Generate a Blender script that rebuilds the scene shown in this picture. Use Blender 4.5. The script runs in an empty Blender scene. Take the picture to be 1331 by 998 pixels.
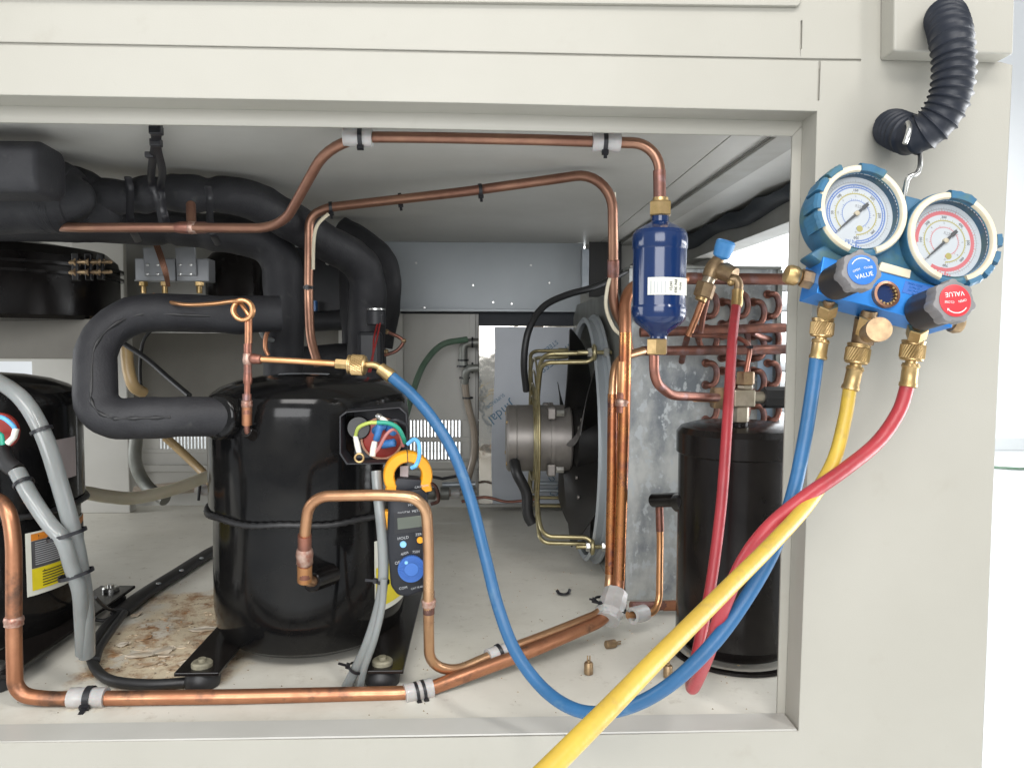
import bpy, bmesh, math, random
from mathutils import Matrix, Vector, noise
random.seed(7)
R = math.radians
V = Vector
sc = bpy.context.scene
col = sc.collection

# ------------------------------------------------------------------ camera
FPX = 1000.0
CAM = V((0.0, -0.65, 0.35))
PITCH, YAW, ROLL = math.atan(58 / 1000), math.atan(38 / 1000), 0.004
cam_rot = (Matrix.Rotation(-YAW, 4, 'Z') @ Matrix.Rotation(R(90) - PITCH, 4, 'X') @ Matrix.Rotation(ROLL, 4, 'Z'))
cd = bpy.data.cameras.new('camera')
cd.sensor_width = 36
cd.lens = 36 * FPX / 1331
cd.clip_start = 0.01
cd.clip_end = 60
cam = bpy.data.objects.new('camera', cd)
cam.matrix_world = Matrix.Translation(CAM) @ cam_rot
col.objects.link(cam)
sc.camera = cam

# ------------------------------------------------------------------ world and added, unseen lamps (a bright workshop)
w = bpy.data.worlds.new('World')
sc.world = w
w.use_nodes = True
bg = w.node_tree.nodes['Background']
bg.inputs[0].default_value = (0.93, 0.97, 1.0, 1)
bg.inputs[1].default_value = 0.60


def area(name, loc, target, sx, sy, power, color=(1, 1, 1), spread=180):
    l = bpy.data.lights.new(name, 'AREA')
    l.shape = 'RECTANGLE'
    l.size, l.size_y = sx, sy
    l.energy = power
    l.color = color
    l.spread = R(spread)
    o = bpy.data.objects.new(name, l)
    o.location = loc
    o.rotation_euler = (V(target) - V(loc)).to_track_quat('-Z', 'Y').to_euler()
    col.objects.link(o)
    return o


area('unseen_overhead_light', (-0.3, -2.7, 2.9), (-0.05, 0.2, 0.1), 2.4, 0.9, 78, (1.0, 0.975, 0.94))
area('unseen_overhead_light', (1.5, -1.5, 2.4), (0.42, 0.1, 0.3), 0.3, 1.2, 30, (1.0, 0.975, 0.94))  # added fill for the right post, out of view
area('unseen_fill_light', (-0.6, -3.2, 0.9), (0.0, 0.5, 0.2), 2.4, 1.3, 78, (0.985, 0.99, 1.0))  # added frontal fill reaching into the bay, no window there
area('unseen_fill_light', (1.7, 0.50, 0.12), (0.3, 0.50, 0.50), 1.5, 0.9, 48, (0.97, 0.985, 1.0))  # added lamp standing in for outside light through the right opening
area('unseen_fill_light', (-2.5, 0.5, 0.6), (-0.5, 0.75, 0.3), 1.5, 1.1, 26, (0.97, 0.985, 1.0))  # added fill from the left to brighten the cream upright
area('unseen_overhead_light', (1.6, 5.0, 2.2), (1.6, 6.0, -0.4), 4.0, 1.5, 320, (0.97, 0.99, 1.0))  # added lamp, out of view, that blows out the far wall
area('unseen_overhead_light', (1.7, 0.9, 1.5), (0.6, 0.6, 0.3), 1.0, 1.6, 22, (0.95, 0.98, 1.0))  # added lamp beside the right opening, out of view

sc.view_settings.view_transform = 'Standard'
sc.view_settings.look = 'None'
sc.view_settings.gamma = 1.0
sc.view_settings.exposure = 0.0
sc.view_settings.use_curve_mapping = False
sc.render.engine = 'CYCLES'
sc.cycles.use_denoising = True
sc.cycles.max_bounces = 7
sc.cycles.diffuse_bounces = 4
sc.cycles.glossy_bounces = 3
sc.cycles.transmission_bounces = 4
sc.cycles.transparent_max_bounces = 6
sc.cycles.caustics_reflective = False
sc.cycles.caustics_refractive = False
sc.cycles.sample_clamp_indirect = 4


# ------------------------------------------------------------------ placing helpers
def ray(px, py):
    return (cam_rot.to_3x3() @ V((px - 665.5, -(py - 499.0), -FPX)))


def P(px, py, Y):            # point on the upright plane y = Y
    d = ray(px, py)
    t = (Y - CAM.y) / d.y
    return CAM + d * t


def F(px, py, z=0.0):        # point on the level plane at height z
    d = ray(px, py)
    t = (z - CAM.z) / d.z
    return CAM + d * t


def PX(px, py, X):
    d = ray(px, py)
    t = (X - CAM.x) / d.x
    return CAM + d * t


def S(n, Y):
    return n * (Y + 0.65) / FPX


# ------------------------------------------------------------------ materials
def _nodes(name):
    m = bpy.data.materials.new(name)
    m.use_nodes = True
    nt = m.node_tree
    b = nt.nodes['Principled BSDF']
    return m, nt, b


def mat(name, c, rough=0.5, metal=0.0, c2=None, scale=20, detail=4, lo=0.35, hi=0.65, bump=0.0, bscale=200, coat=0.0,
        rvar=0.0, trans=0.0, alpha=1.0, bevel=0.0, stretch=(1, 1, 1), spec=0.5, c3=None, scale3=6, lo3=.5, hi3=.7, sss=0.0,
        aniso=0.0):
    m, nt, b = _nodes(name)
    N = nt.nodes.new
    L = nt.links.new
    tc = N('ShaderNodeTexCoord')
    mp = N('ShaderNodeMapping')
    mp.inputs['Scale'].default_value = stretch
    L(tc.outputs['Object'], mp.inputs[0])
    b.inputs['Base Color'].default_value = (*c, 1)
    b.inputs['Roughness'].default_value = rough
    b.inputs['Metallic'].default_value = metal
    b.inputs['Specular IOR Level'].default_value = spec
    b.inputs['Coat Weight'].default_value = coat
    b.inputs['Coat Roughness'].default_value = 0.08
    b.inputs['Transmission Weight'].default_value = trans
    b.inputs['Alpha'].default_value = alpha
    if sss:
        b.inputs['Subsurface Weight'].default_value = sss
        b.inputs['Subsurface Scale'].default_value = 0.004
    last = None

    def noise_mask(sc_, det, l, h):
        n = N('ShaderNodeTexNoise')
        n.inputs['Scale'].default_value = sc_
        n.inputs['Detail'].default_value = det
        n.inputs['Roughness'].default_value = 0.6
        L(mp.outputs[0], n.inputs[0])
        r = N('ShaderNodeMapRange')
        r.inputs[1].default_value = l
        r.inputs[2].default_value = h
        L(n.outputs[0], r.inputs[0])
        return n, r
    if c2 is not None:
        n, r = noise_mask(scale, detail, lo, hi)
        mx = N('ShaderNodeMix')
        mx.data_type = 'RGBA'
        mx.inputs[6].default_value = (*c, 1)
        mx.inputs[7].default_value = (*c2, 1)
        L(r.outputs[0], mx.inputs[0])
        last = mx.outputs[2]
        if rvar:
            mr = N('ShaderNodeMapRange')
            mr.inputs[3].default_value = rough
            mr.inputs[4].default_value = rough + rvar
            L(r.outputs[0], mr.inputs[0])
            L(mr.outputs[0], b.inputs['Roughness'])
        if c3 is not None:
            n3, r3 = noise_mask(scale3, 5, lo3, hi3)
            m3 = N('ShaderNodeMix')
            m3.data_type = 'RGBA'
            L(last, m3.inputs[6])
            m3.inputs[7].default_value = (*c3, 1)
            L(r3.outputs[0], m3.inputs[0])
            last = m3.outputs[2]
        L(last, b.inputs['Base Color'])
    if bevel:
        bv = N('ShaderNodeBevel')
        bv.samples = 4
        bv.inputs[0].default_value = bevel
        nrm = bv.outputs[0]
    else:
        nrm = None
    if bump:
        n2 = N('ShaderNodeTexNoise')
        n2.inputs['Scale'].default_value = bscale
        n2.inputs['Detail'].default_value = 3
        L(mp.outputs[0], n2.inputs[0])
        bp = N('ShaderNodeBump')
        bp.inputs['Strength'].default_value = bump
        bp.inputs['Distance'].default_value = 0.001
        L(n2.outputs[0], bp.inputs['Height'])
        if nrm:
            L(nrm, bp.inputs['Normal'])
        nrm = bp.outputs[0]
    if nrm:
        L(nrm, b.inputs['Normal'])
    return m


M = {}
M['paint'] = mat('cream_paint', (0.385, 0.371, 0.326), 0.42, c2=(0.360, 0.346, 0.301), scale=4, bump=0.10, c3=(.33, .31, .26), scale3=24, lo3=.62, hi3=.90, bscale=900, bevel=0.0016)
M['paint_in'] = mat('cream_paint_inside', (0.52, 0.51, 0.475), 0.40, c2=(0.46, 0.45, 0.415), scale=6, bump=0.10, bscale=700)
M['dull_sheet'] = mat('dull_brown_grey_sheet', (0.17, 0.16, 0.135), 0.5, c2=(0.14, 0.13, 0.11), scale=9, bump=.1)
M['beam'] = mat('grey_beam_paint', (0.36, 0.36, 0.34), 0.5, c2=(0.30, 0.29, 0.26), scale=12, bump=.1)
M['galv'] = mat('galvanised_steel', (0.50, 0.54, 0.57), 0.42, 0.75, c2=(0.36, 0.40, 0.44), scale=14, rvar=0.12, bump=0.05)
M['galv_plain'] = mat('plain_zinc_sheet', (0.40, 0.43, 0.45), 0.42, 0.25, c2=(0.37, 0.40, 0.42), scale=9, bump=.03)
M['galv_spangle'] = mat('spangled_galvanised_steel', (0.56, 0.57, 0.55), 0.42, 0.4, c2=(0.20, 0.22, 0.24), scale=9, detail=7,
                        lo=0.42, hi=0.62, rvar=0.12, bump=0.1, bscale=90, stretch=(1.6, 1, 1), c3=(0.52, 0.55, 0.56), scale3=55, lo3=.54, hi3=.6)
M['galv_dark'] = mat('dull_zinc_plate', (0.30, 0.31, 0.29), 0.5, 0.6, c2=(0.2, 0.2, 0.18), scale=20)
M['copper'] = mat('copper_tube', (0.52, 0.245, 0.135), 0.31, 0.82, c2=(0.38, 0.165, 0.09), scale=30, rvar=0.15,
                  c3=(0.15, 0.09, 0.065), scale3=34, lo3=.53, hi3=.68, bump=.05, bscale=150)
M['copper_gold'] = mat('golden_brown_copper', (0.60, 0.37, 0.21), 0.27, 0.85, c2=(0.46, 0.24, 0.13), scale=14, rvar=0.1, bump=.04, c3=(.30, .15, .10), scale3=30, lo3=.60, hi3=.76)
M['copper_riser'] = mat('heat_coloured_copper', (0.56, 0.24, 0.09), 0.24, 0.85, c2=(0.36, 0.13, 0.06), scale=26, lo=.42, hi=.58, rvar=0.12, c3=(0.17, 0.09, 0.09), scale3=34, lo3=.55, hi3=.66, bump=.06)
M['copper_bright'] = mat('clean_copper', (0.72, 0.38, 0.19), 0.30, 0.85, c2=(0.60, 0.30, 0.13), scale=24, rvar=0.1, bump=.04)
M['copper_dark'] = mat('heat_stained_copper', (0.38, 0.16, 0.11), 0.34, 0.8, c2=(0.14, 0.08, 0.07), scale=26, rvar=0.2,
                       c3=(0.30, 0.19, 0.19), scale3=50, lo3=.55, hi3=.7, bump=.08)
M['copper_brown'] = mat('dull_brown_copper', (0.35, 0.19, 0.125), 0.33, 0.8, c2=(0.24, 0.12, 0.085), scale=16, rvar=0.12, bump=.04)
M['solder'] = mat('brazed_joint', (0.55, 0.40, 0.33), 0.45, 0.7, c2=(0.30, 0.13, 0.09), scale=120, bump=.3, bscale=300)
M['brass'] = mat('brass', (0.58, 0.405, 0.20), 0.33, 0.9, c2=(0.40, 0.28, 0.12), scale=60, rvar=.12, bump=.04)
M['brass_dark'] = mat('tarnished_brass', (0.42, 0.30, 0.17), 0.42, 0.8, c2=(0.24, 0.16, 0.10), scale=70, rvar=.1)
M['nickel'] = mat('nickel_plated_brass', (0.60, 0.55, 0.45), 0.33, 0.85, c2=(0.45, 0.39, 0.30), scale=60)
M['zinc_yellow'] = mat('yellow_zinc_wire', (0.44, 0.39, 0.23), 0.34, 0.8, c2=(0.30, 0.25, 0.13), scale=40)
M['steel'] = mat('bright_steel', (0.66, 0.66, 0.64), 0.28, 0.95, c2=(0.5, 0.5, 0.48), scale=40)
M['motor'] = mat('cast_motor_grey', (0.27, 0.25, 0.23), 0.42, 0.55, c2=(0.23, 0.21, 0.195), scale=30, bump=.08, bscale=500)
M['black_gloss'] = mat('black_gloss_paint', (0.005, 0.005, 0.0055), 0.09, 0, c2=(0.010, 0.0095, 0.009), scale=18, rvar=.07, bump=.06, bscale=35, spec=.24)
M['black_paint'] = mat('black_satin_paint', (0.007, 0.006, 0.006), 0.17, 0, c2=(0.013, 0.011, 0.010), scale=16, rvar=.09, bump=.05, bscale=60, spec=.26)
M['foam'] = mat('black_foam_insulation', (0.017, 0.017, 0.020), 0.58, 0, c2=(0.027, 0.027, 0.030), scale=22, bump=.40, bscale=500, spec=.35, c3=(.05, .05, .048), scale3=60, lo3=.62, hi3=.8)
M['rubber'] = mat('black_rubber', (0.016, 0.016, 0.017), 0.48, 0, bump=.1, bscale=300)
M['conduit'] = mat('black_corrugated_plastic', (0.012, 0.015, 0.023), 0.45, 0, c2=(0.018, 0.021, 0.03), scale=30, spec=.35)
M['tie'] = mat('black_nylon', (0.012, 0.012, 0.015), 0.4)
M['plastic_black'] = mat('matt_black_plastic', (0.014, 0.015, 0.018), 0.5, c2=(0.02, 0.02, 0.024), scale=40)
M['meter'] = mat('charcoal_meter_plastic', (0.013, 0.0145, 0.019), 0.45, c2=(0.018, 0.0195, 0.025), scale=40, spec=.3)
M['orange'] = mat('orange_plastic', (0.88, 0.38, 0.012), 0.42, c2=(0.80, 0.33, 0.01), scale=30)
M['dial_blue'] = mat('blue_dial_plastic', (0.045, 0.15, 0.48), 0.45)
M['light_blue'] = mat('pale_blue_plastic', (0.25, 0.55, 0.85), 0.4)
M['lcd'] = mat('lcd_glass', (0.13, 0.145, 0.12), 0.2)
M['white_print'] = mat('white_print', (0.75, 0.75, 0.73), 0.5)
M['grey_print'] = mat('grey_print', (0.42, 0.43, 0.44), 0.5)
M['washer_old'] = mat('dirty_cream_washer', (0.27, 0.25, 0.18), 0.55, c2=(.12, .11, .08), scale=90)
M['needle'] = mat('needle_grey', (0.10, 0.105, 0.11), 0.5)
M['black_print'] = mat('black_print', (0.03, 0.03, 0.03), 0.5)
M['hose_blue'] = mat('blue_rubber_hose', (0.024, 0.118, 0.27), 0.40, c2=(0.020, 0.096, 0.215), scale=24, bump=.35, bscale=140, c3=(.07, .16, .26), scale3=45, lo3=.60, hi3=.75)
M['hose_yellow'] = mat('yellow_rubber_hose', (0.56, 0.385, 0.05), 0.40, c2=(0.47, 0.31, 0.045), scale=30, bump=.4, bscale=140, c3=(.40, .27, .06), scale3=55, lo3=.58, hi3=.72)
M['hose_red'] = mat('red_rubber_hose', (0.40, 0.040, 0.050), 0.38, c2=(0.32, 0.030, 0.038), scale=24, bump=.35, bscale=140, c3=(.22, .04, .04), scale3=50, lo3=.60, hi3=.75)
M['anod_blue'] = mat('blue_anodised_aluminium', (0.04, 0.26, 0.74), 0.34, 0.45, c2=(0.035, 0.23, 0.66), scale=30, bevel=.0006)
M['boot'] = mat('blue_rubber_boot', (0.035, 0.14, 0.25), 0.5, c2=(0.03, 0.11, 0.19), scale=50, c3=(0.06, 0.14, 0.16), scale3=40, lo3=.5, hi3=.62, bump=.25, bscale=150)
M['cream_ring'] = mat('aged_cream_plastic', (0.66, 0.57, 0.40), 0.5, c2=(0.70, 0.64, 0.50), scale=50)
M['dialface'] = mat('white_dial_face', (0.66, 0.70, 0.73), 0.45)
M['print_blue'] = mat('blue_print', (0.16, 0.27, 0.60), 0.5)
M['print_red'] = mat('red_print', (0.72, 0.20, 0.22), 0.5)
M['print_olive'] = mat('olive_print', (0.50, 0.45, 0.16), 0.5)
M['print_film'] = mat('film_blue_print', (0.10, 0.20, 0.30), 0.5)
M['knob'] = mat('grey_knob_plastic', (0.17, 0.165, 0.17), 0.5, c2=(0.22, 0.21, 0.21), scale=40)
M['cap_blue'] = mat('blue_knob_label', (0.03, 0.16, 0.55), 0.4)
M['cap_red'] = mat('red_knob_label', (0.72, 0.035, 0.045), 0.4)
M['drier'] = mat('dark_blue_enamel', (0.007, 0.022, 0.088), 0.14, c2=(0.008, 0.024, 0.080), scale=20, bump=.05, bscale=60, coat=.2, spec=.4)
M['label'] = mat('white_paper_label', (0.68, 0.68, 0.60), 0.55)
M['label_pink'] = mat('grey_pink_label', (0.42, 0.36, 0.36), 0.55, c2=(.38, .33, .33), scale=60)
M['label_yellow'] = mat('yellow_label', (0.80, 0.66, 0.02), 0.45, c2=(.68, .56, .02), scale=40)
M['label_orange'] = mat('orange_label', (0.85, 0.30, 0.02), 0.45, c2=(.6, .2, .03), scale=40)
M['label_fine'] = mat('grey_label_band', (0.10, 0.10, 0.105), 0.5, c2=(.05, .05, .055), scale=40)
M['sleeve'] = mat('grey_translucent_sleeve', (0.25, 0.265, 0.265), 0.30, c2=(0.19, 0.20, 0.195), scale=30, stretch=(1, 1, .3), coat=.3, sss=.1)
M['clear'] = mat('milky_plastic_sleeve', (0.50, 0.49, 0.48), 0.35, c2=(.38, .36, .35), scale=40, sss=.2, coat=.2)
M['milky'] = mat('milky_cream_hose', (0.62, 0.57, 0.44), 0.38, c2=(.55, .49, .36), scale=20, sss=.1)
M['tan'] = mat('tan_silicone_hose', (0.52, 0.36, 0.17), 0.38, c2=(.42, .29, .15), scale=20)
M['green_hose'] = mat('green_tinted_hose', (0.10, 0.18, 0.12), 0.3, c2=(.16, .23, .17), scale=20, coat=.4)
M['clear_hose'] = mat('clear_brown_hose', (0.36, 0.30, 0.24), 0.3, c2=(.28, .23, .18), scale=30, coat=.4)
M['film'] = mat('grey_blue_protective_film', (0.54, 0.57, 0.62), 0.40, c2=(.50, .53, .58), scale=10, bump=.3, bscale=12)
M['stainless'] = mat('polished_stainless', (0.36, 0.34, 0.30), 0.07, 1.0, c2=(0.42, .40, .36), scale=6, bump=1.0, bscale=14)
M['blue_film'] = mat('pale_blue_film', (0.36, 0.50, 0.66), 0.4, c2=(.46, .54, .62), scale=30)
M['fan_black'] = mat('fan_blade_black', (0.014, 0.0135, 0.014), 0.42, c2=(.02, .018, .016), scale=30)
M['grey_switch'] = mat('grey_switch_metal', (0.34, 0.35, 0.36), 0.42, 0.3, c2=(.30, .31, .33), scale=30)
M['red_seal'] = mat('red_terminal_plate', (0.32, 0.03, 0.02), 0.4)
M['blue_term'] = mat('blue_terminal_sleeve', (0.06, 0.22, 0.55), 0.35)
M['wire_green'] = mat('green_wire', (0.02, 0.30, 0.20), 0.4)
M['wire_yg'] = mat('yellow_green_wire', (0.42, 0.50, 0.10), 0.4)
M['wire_pink'] = mat('dusty_pink_wire', (0.42, 0.16, 0.15), 0.4)
M['wire_red'] = mat('red_wire', (0.22, 0.015, 0.015), 0.4)
M['wire_blue'] = mat('sky_blue_wire', (0.14, 0.45, 0.80), 0.4)
M['wire_white'] = mat('white_wire_boot', (0.72, 0.70, 0.62), 0.4)
M['cap_sky'] = mat('sky_blue_cap', (0.06, 0.28, 0.66), 0.4, c2=(.1, .34, .7), scale=60)
M['foamtape'] = mat('dark_grey_sealing_foam', (0.03, 0.036, 0.045), 0.6, c2=(.045, .05, .058), scale=20, bump=.3, bscale=100)
M['flake'] = mat('off_white_flake', (0.60, 0.55, 0.46), 0.6, c2=(.45, .36, .26), scale=60)
M['crust'] = mat('peeling_sealant', (0.62, 0.53, 0.40), 0.7, c2=(0.34, 0.19, 0.09), scale=30, lo=.42, hi=.6)
def glass_mat():
    m, nt, b = _nodes('gauge_lens')
    N, L = nt.nodes.new, nt.links.new
    t, gl, mx, fr = N('ShaderNodeBsdfTransparent'), N('ShaderNodeBsdfGlossy'), N('ShaderNodeMixShader'), N('ShaderNodeFresnel')
    gl.inputs['Roughness'].default_value = .12
    fr.inputs[0].default_value = 1.45
    L(fr.outputs[0], mx.inputs[0])
    L(t.outputs[0], mx.inputs[1])
    L(gl.outputs[0], mx.inputs[2])
    L(mx.outputs[0], nt.nodes['Material Output'].inputs[0])
    return m
M['lens'] = glass_mat()
M['room_wall'] = mat('white_room_wall', (0.88, 0.89, 0.90), 0.7)
M['room_floor'] = mat('pale_room_floor', (0.74, 0.76, 0.76), 0.35, c2=(.70, .72, .73), scale=2)

# worn floor of the machine bay: cream paint, dust, and a rusty glue stain of its own shape
m, nt, b = _nodes('dirty_cream_floor')
N = nt.nodes.new
L = nt.links.new
tc = N('ShaderNodeTexCoord')


def nz(scale, det=5, rough=.6, src=None):
    n = N('ShaderNodeTexNoise')
    n.inputs['Scale'].default_value = scale
    n.inputs['Detail'].default_value = det
    n.inputs['Roughness'].default_value = rough
    L(src or tc.outputs['Object'], n.inputs[0])
    return n


def mr(src, a, c, d=0, e=1):
    r = N('ShaderNodeMapRange')
    r.inputs[1].default_value, r.inputs[2].default_value = a, c
    r.inputs[3].default_value, r.inputs[4].default_value = d, e
    L(src, r.inputs[0])
    return r.outputs[0]


def mix(f, a, c):
    x = N('ShaderNodeMix')
    x.data_type = 'RGBA'
    for i, q in ((6, a), (7, c)):
        if isinstance(q, tuple):
            x.inputs[i].default_value = (*q, 1)
        else:
            L(q, x.inputs[i])
    L(f, x.inputs[0])
    return x.outputs[2]


def mth(op, a, c=None):
    x = N('ShaderNodeMath')
    x.operation = op
    x.use_clamp = op == 'MULTIPLY'
    for i, q in ((0, a), (1, c)):
        if q is None:
            continue
        if isinstance(q, (int, float)):
            x.inputs[i].default_value = q
        else:
            L(q, x.inputs[i])
    return x.outputs[0]


base = mix(mr(nz(9).outputs[0], .35, .65), (0.74, 0.715, 0.64), (0.66, 0.635, 0.56))
base = mix(mr(nz(45, 7, .75).outputs[0], .57, .72, 0, .6), base, (0.42, 0.38, 0.31))
base = mix(mr(nz(26, 8, .75).outputs[0], .62, .70, 0, .7), base, (0.44, 0.40, 0.33))
base = mix(mr(nz(5, 6, .7).outputs[0], .52, .70, 0, .55), base, (0.50, 0.455, 0.38))
sp = V((-.345, .27, 0))
mp = N('ShaderNodeMapping')
mp.vector_type = 'POINT'
mp.inputs['Location'].default_value = (-sp.x / .105, -sp.y / .210, 0)
mp.inputs['Scale'].default_value = (1 / .105, 1 / .210, 0)
L(tc.outputs['Object'], mp.inputs[0])
vl = N('ShaderNodeVectorMath')
vl.operation = 'LENGTH'
L(mp.outputs[0], vl.inputs[0])
edge = mth('ADD', vl.outputs['Value'], mr(nz(14, 6).outputs[0], .3, .7, -.35, .35))
stain = mr(edge, 1.0, .75)
rust = mix(mr(nz(30, 8, .75).outputs[0], .46, .62), (0.68, 0.58, 0.42), (0.30, 0.14, 0.055))
rust = mix(mr(nz(90, 6, .7).outputs[0], .58, .64), rust, (0.12, 0.06, 0.03))
rust = mix(mr(nz(22, 6, .7).outputs[0], .56, .62), rust, (0.66, 0.61, 0.52))
L(mix(stain, base, rust), b.inputs['Base Color'])
b.inputs['Roughness'].default_value = .45
bp = N('ShaderNodeBump')
bp.inputs['Distance'].default_value = .002
L(mth('MULTIPLY', stain, .8), bp.inputs['Strength'])
L(nz(60, 7, .7).outputs[0], bp.inputs['Height'])
L(bp.outputs[0], b.inputs['Normal'])
M['floor'] = m


# ------------------------------------------------------------------ mesh building
ROOT = {}


def set_props(o, label=None, cat=None, group=None, kind=None):
    if label:
        o['label'] = label
    if cat:
        o['category'] = cat
    if group:
        o['group'] = group
    if kind:
        o['kind'] = kind
    return o


def thing(name, loc, label, cat, group=None):
    o = bpy.data.objects.new(name, None)
    o.empty_display_size = .02
    o.location = loc
    col.objects.link(o)
    ROOT[o] = V(loc)
    return set_props(o, label, cat, group)


def frame_from(axis, origin=(0, 0, 0), up=None):
    z = V(axis).normalized()
    u = V(up) if up is not None else (V((0, 0, 1)) if abs(z.z) < .95 else V((0, 1, 0)))
    x = u.cross(z).normalized()
    y = z.cross(x)
    m = Matrix((x, y, z)).transposed().to_4x4()
    m.translation = V(origin)
    return m


class MB:
    def __init__(s, M=None):
        s.v, s.f = [], []
        s.M = M

    def add(s, vs, fs, M=None):
        n = len(s.v)
        for p in vs:
            p = V(p)
            if M is not None:
                p = M @ p
            if s.M is not None:
                p = s.M @ p
            s.v.append(p)
        s.f += [tuple(i + n for i in f) for f in fs]
        return s

    def box(s, a, b, M=None):
        x0, y0, z0 = a
        x1, y1, z1 = b
        vs = [(x0, y0, z0), (x1, y0, z0), (x1, y1, z0), (x0, y1, z0), (x0, y0, z1), (x1, y0, z1), (x1, y1, z1), (x0, y1, z1)]
        return s.add(vs, [(0, 3, 2, 1), (4, 5, 6, 7), (0, 1, 5, 4), (1, 2, 6, 5), (2, 3, 7, 6), (3, 0, 4, 7)], M)

    def slab(s, quad, off):
        """quad of 3-D points pushed along off"""
        q = [V(p) for p in quad]
        n = len(q)
        o = V(off)
        vs = q + [p + o for p in q]
        fs = [tuple(range(n)), tuple(reversed(range(n, 2 * n)))]
        fs += [(i, i + n, (i + 1) % n + n, (i + 1) % n) for i in range(n)]
        return s.add(vs, fs)

    def lathe(s, prof, M=None, seg=48, caps=True):
        """prof: (r, h) list along local z"""
        vs, fs = [], []
        for r, h in prof:
            for k in range(seg):
                a = 2 * math.pi * k / seg
                vs.append((r * math.cos(a), r * math.sin(a), h))
        for i in range(len(prof) - 1):
            for k in range(seg):
                k2 = (k + 1) % seg
                fs.append((i * seg + k, i * seg + k2, (i + 1) * seg + k2, (i + 1) * seg + k))
        if caps:
            if prof[0][0] > 1e-6:
                fs.append(tuple(reversed(range(seg))))
            if prof[-1][0] > 1e-6:
                fs.append(tuple(range((len(prof) - 1) * seg, len(prof) * seg)))
        return s.add(vs, fs, M)

    def cyl(s, p0, p1, r, r1=None, seg=24):
        p0, p1 = V(p0), V(p1)
        Lh = (p1 - p0).length
        r1 = r if r1 is None else r1
        e = min(r, r1, Lh / 2) * .12
        return s.lathe([(r - e, 0), (r, e), (r1, Lh - e), (r1 - e, Lh)], frame_from(p1 - p0, p0), seg)

    def prismz(s, poly, h, M=None, e=0.0):
        """2-D polygon in local xy extruded along z (0..h)"""
        n = len(poly)
        vs = [(x, y, 0) for x, y in poly] + [(x, y, h) for x, y in poly]
        fs = [tuple(reversed(range(n))), tuple(range(n, 2 * n))]
        fs += [(i, (i + 1) % n, (i + 1) % n + n, i + n) for i in range(n)]
        return s.add(vs, fs, M)

    def hexn(s, p0, p1, r, n=6, rot=0):
        p0, p1 = V(p0), V(p1)
        Lh = (p1 - p0).length
        e = r * .1
        pr = lambda q: [(q * math.cos(rot + 2 * math.pi * k / n), q * math.sin(rot + 2 * math.pi * k / n)) for k in range(n)]
        vs = []
        for q, h in ((r - e, 0), (r, e), (r, Lh - e), (r - e, Lh)):
            vs += [(x, y, h) for x, y in pr(q)]
        fs = [tuple(reversed(range(n))), tuple(range(3 * n, 4 * n))]
        for i in range(3):
            fs += [(i * n + k, i * n + (k + 1) % n, (i + 1) * n + (k + 1) % n, (i + 1) * n + k) for k in range(n)]
        return s.add(vs, fs, frame_from(p1 - p0, p0))

    def tube(s, pts, r, seg=14, closed=False, caps=True, sec=None, rfun=None):
        pts = [V(p) for p in pts]
        n = len(pts)
        vs, fs = [], []
        tang = []
        for i in range(n):
            a = pts[i - 1] if (i > 0 or closed) else pts[0]
            c = pts[(i + 1) % n] if (i < n - 1 or closed) else pts[-1]
            t = (c - a)
            tang.append(t.normalized() if t.length > 1e-9 else V((0, 0, 1)))
        up = V((0, 0, 1)) if abs(tang[0].z) < .9 else V((0, 1, 0))
        x = up.cross(tang[0]).normalized()
        for i in range(n):
            x = (x - tang[i] * x.dot(tang[i]))
            x = x.normalized() if x.length > 1e-9 else tang[i].orthogonal().normalized()
            y = tang[i].cross(x)
            rr = r[i] if isinstance(r, (list, tuple)) else r
            if rfun:
                rr *= rfun(i, n)
            for k in range(seg):
                a = 2 * math.pi * k / seg
                ca, sa = math.cos(a), math.sin(a)
                if sec:
                    ca *= sec[0]
                    sa *= sec[1]
                vs.append(pts[i] + (x * ca + y * sa) * rr)
        m = n if closed else n - 1
        for i in range(m):
            j = (i + 1) % n
            for k in range(seg):
                k2 = (k + 1) % seg
                fs.append((i * seg + k, i * seg + k2, j * seg + k2, j * seg + k))
        if caps and not closed:
            fs.append(tuple(reversed(range(seg))))
            fs.append(tuple(range((n - 1) * seg, n * seg)))
        return s.add(vs, fs)

    def sphere(s, c, r, seg=16, sz=1.0):
        prof = [(max(1e-7, r * math.sin(math.pi * i / 10)), -r * sz * math.cos(math.pi * i / 10)) for i in range(11)]
        return s.lathe(prof, Matrix.Translation(V(c)), seg, caps=False)

    def build(s, name, m, parent=None, smooth=35, bevel=0, label=None, cat=None, group=None, kind=None, seg=2):
        me = bpy.data.meshes.new(name)
        off = ROOT.get(parent, V((0, 0, 0)))
        if parent is None:
            if kind != 'structure' and s.v:
                n = len(s.v)
                off = V((sum(p.x for p in s.v) / n, sum(p.y for p in s.v) / n, min(p.z for p in s.v)))
        me.from_pydata([tuple(p - off) for p in s.v], [], s.f)
        bm = bmesh.new()
        bm.from_mesh(me)
        bmesh.ops.recalc_face_normals(bm, faces=bm.faces)
        if bevel:
            ed = [e for e in bm.edges if len(e.link_faces) == 2 and e.calc_face_angle(0) > R(30)]
            bmesh.ops.bevel(bm, geom=ed, offset=bevel, segments=seg, affect='EDGES', profile=.5, clamp_overlap=True)
        bm.to_mesh(me)
        bm.free()
        me.materials.append(M[m] if isinstance(m, str) else m)
        if smooth:
            me.shade_smooth()
            me.set_sharp_from_angle(angle=R(smooth))
        o = bpy.data.objects.new(name, me)
        col.objects.link(o)
        if parent is not None:
            o.parent = parent
        else:
            o.location = off
        ROOT[o] = off
        return set_props(o, label, cat, group, kind)


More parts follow.
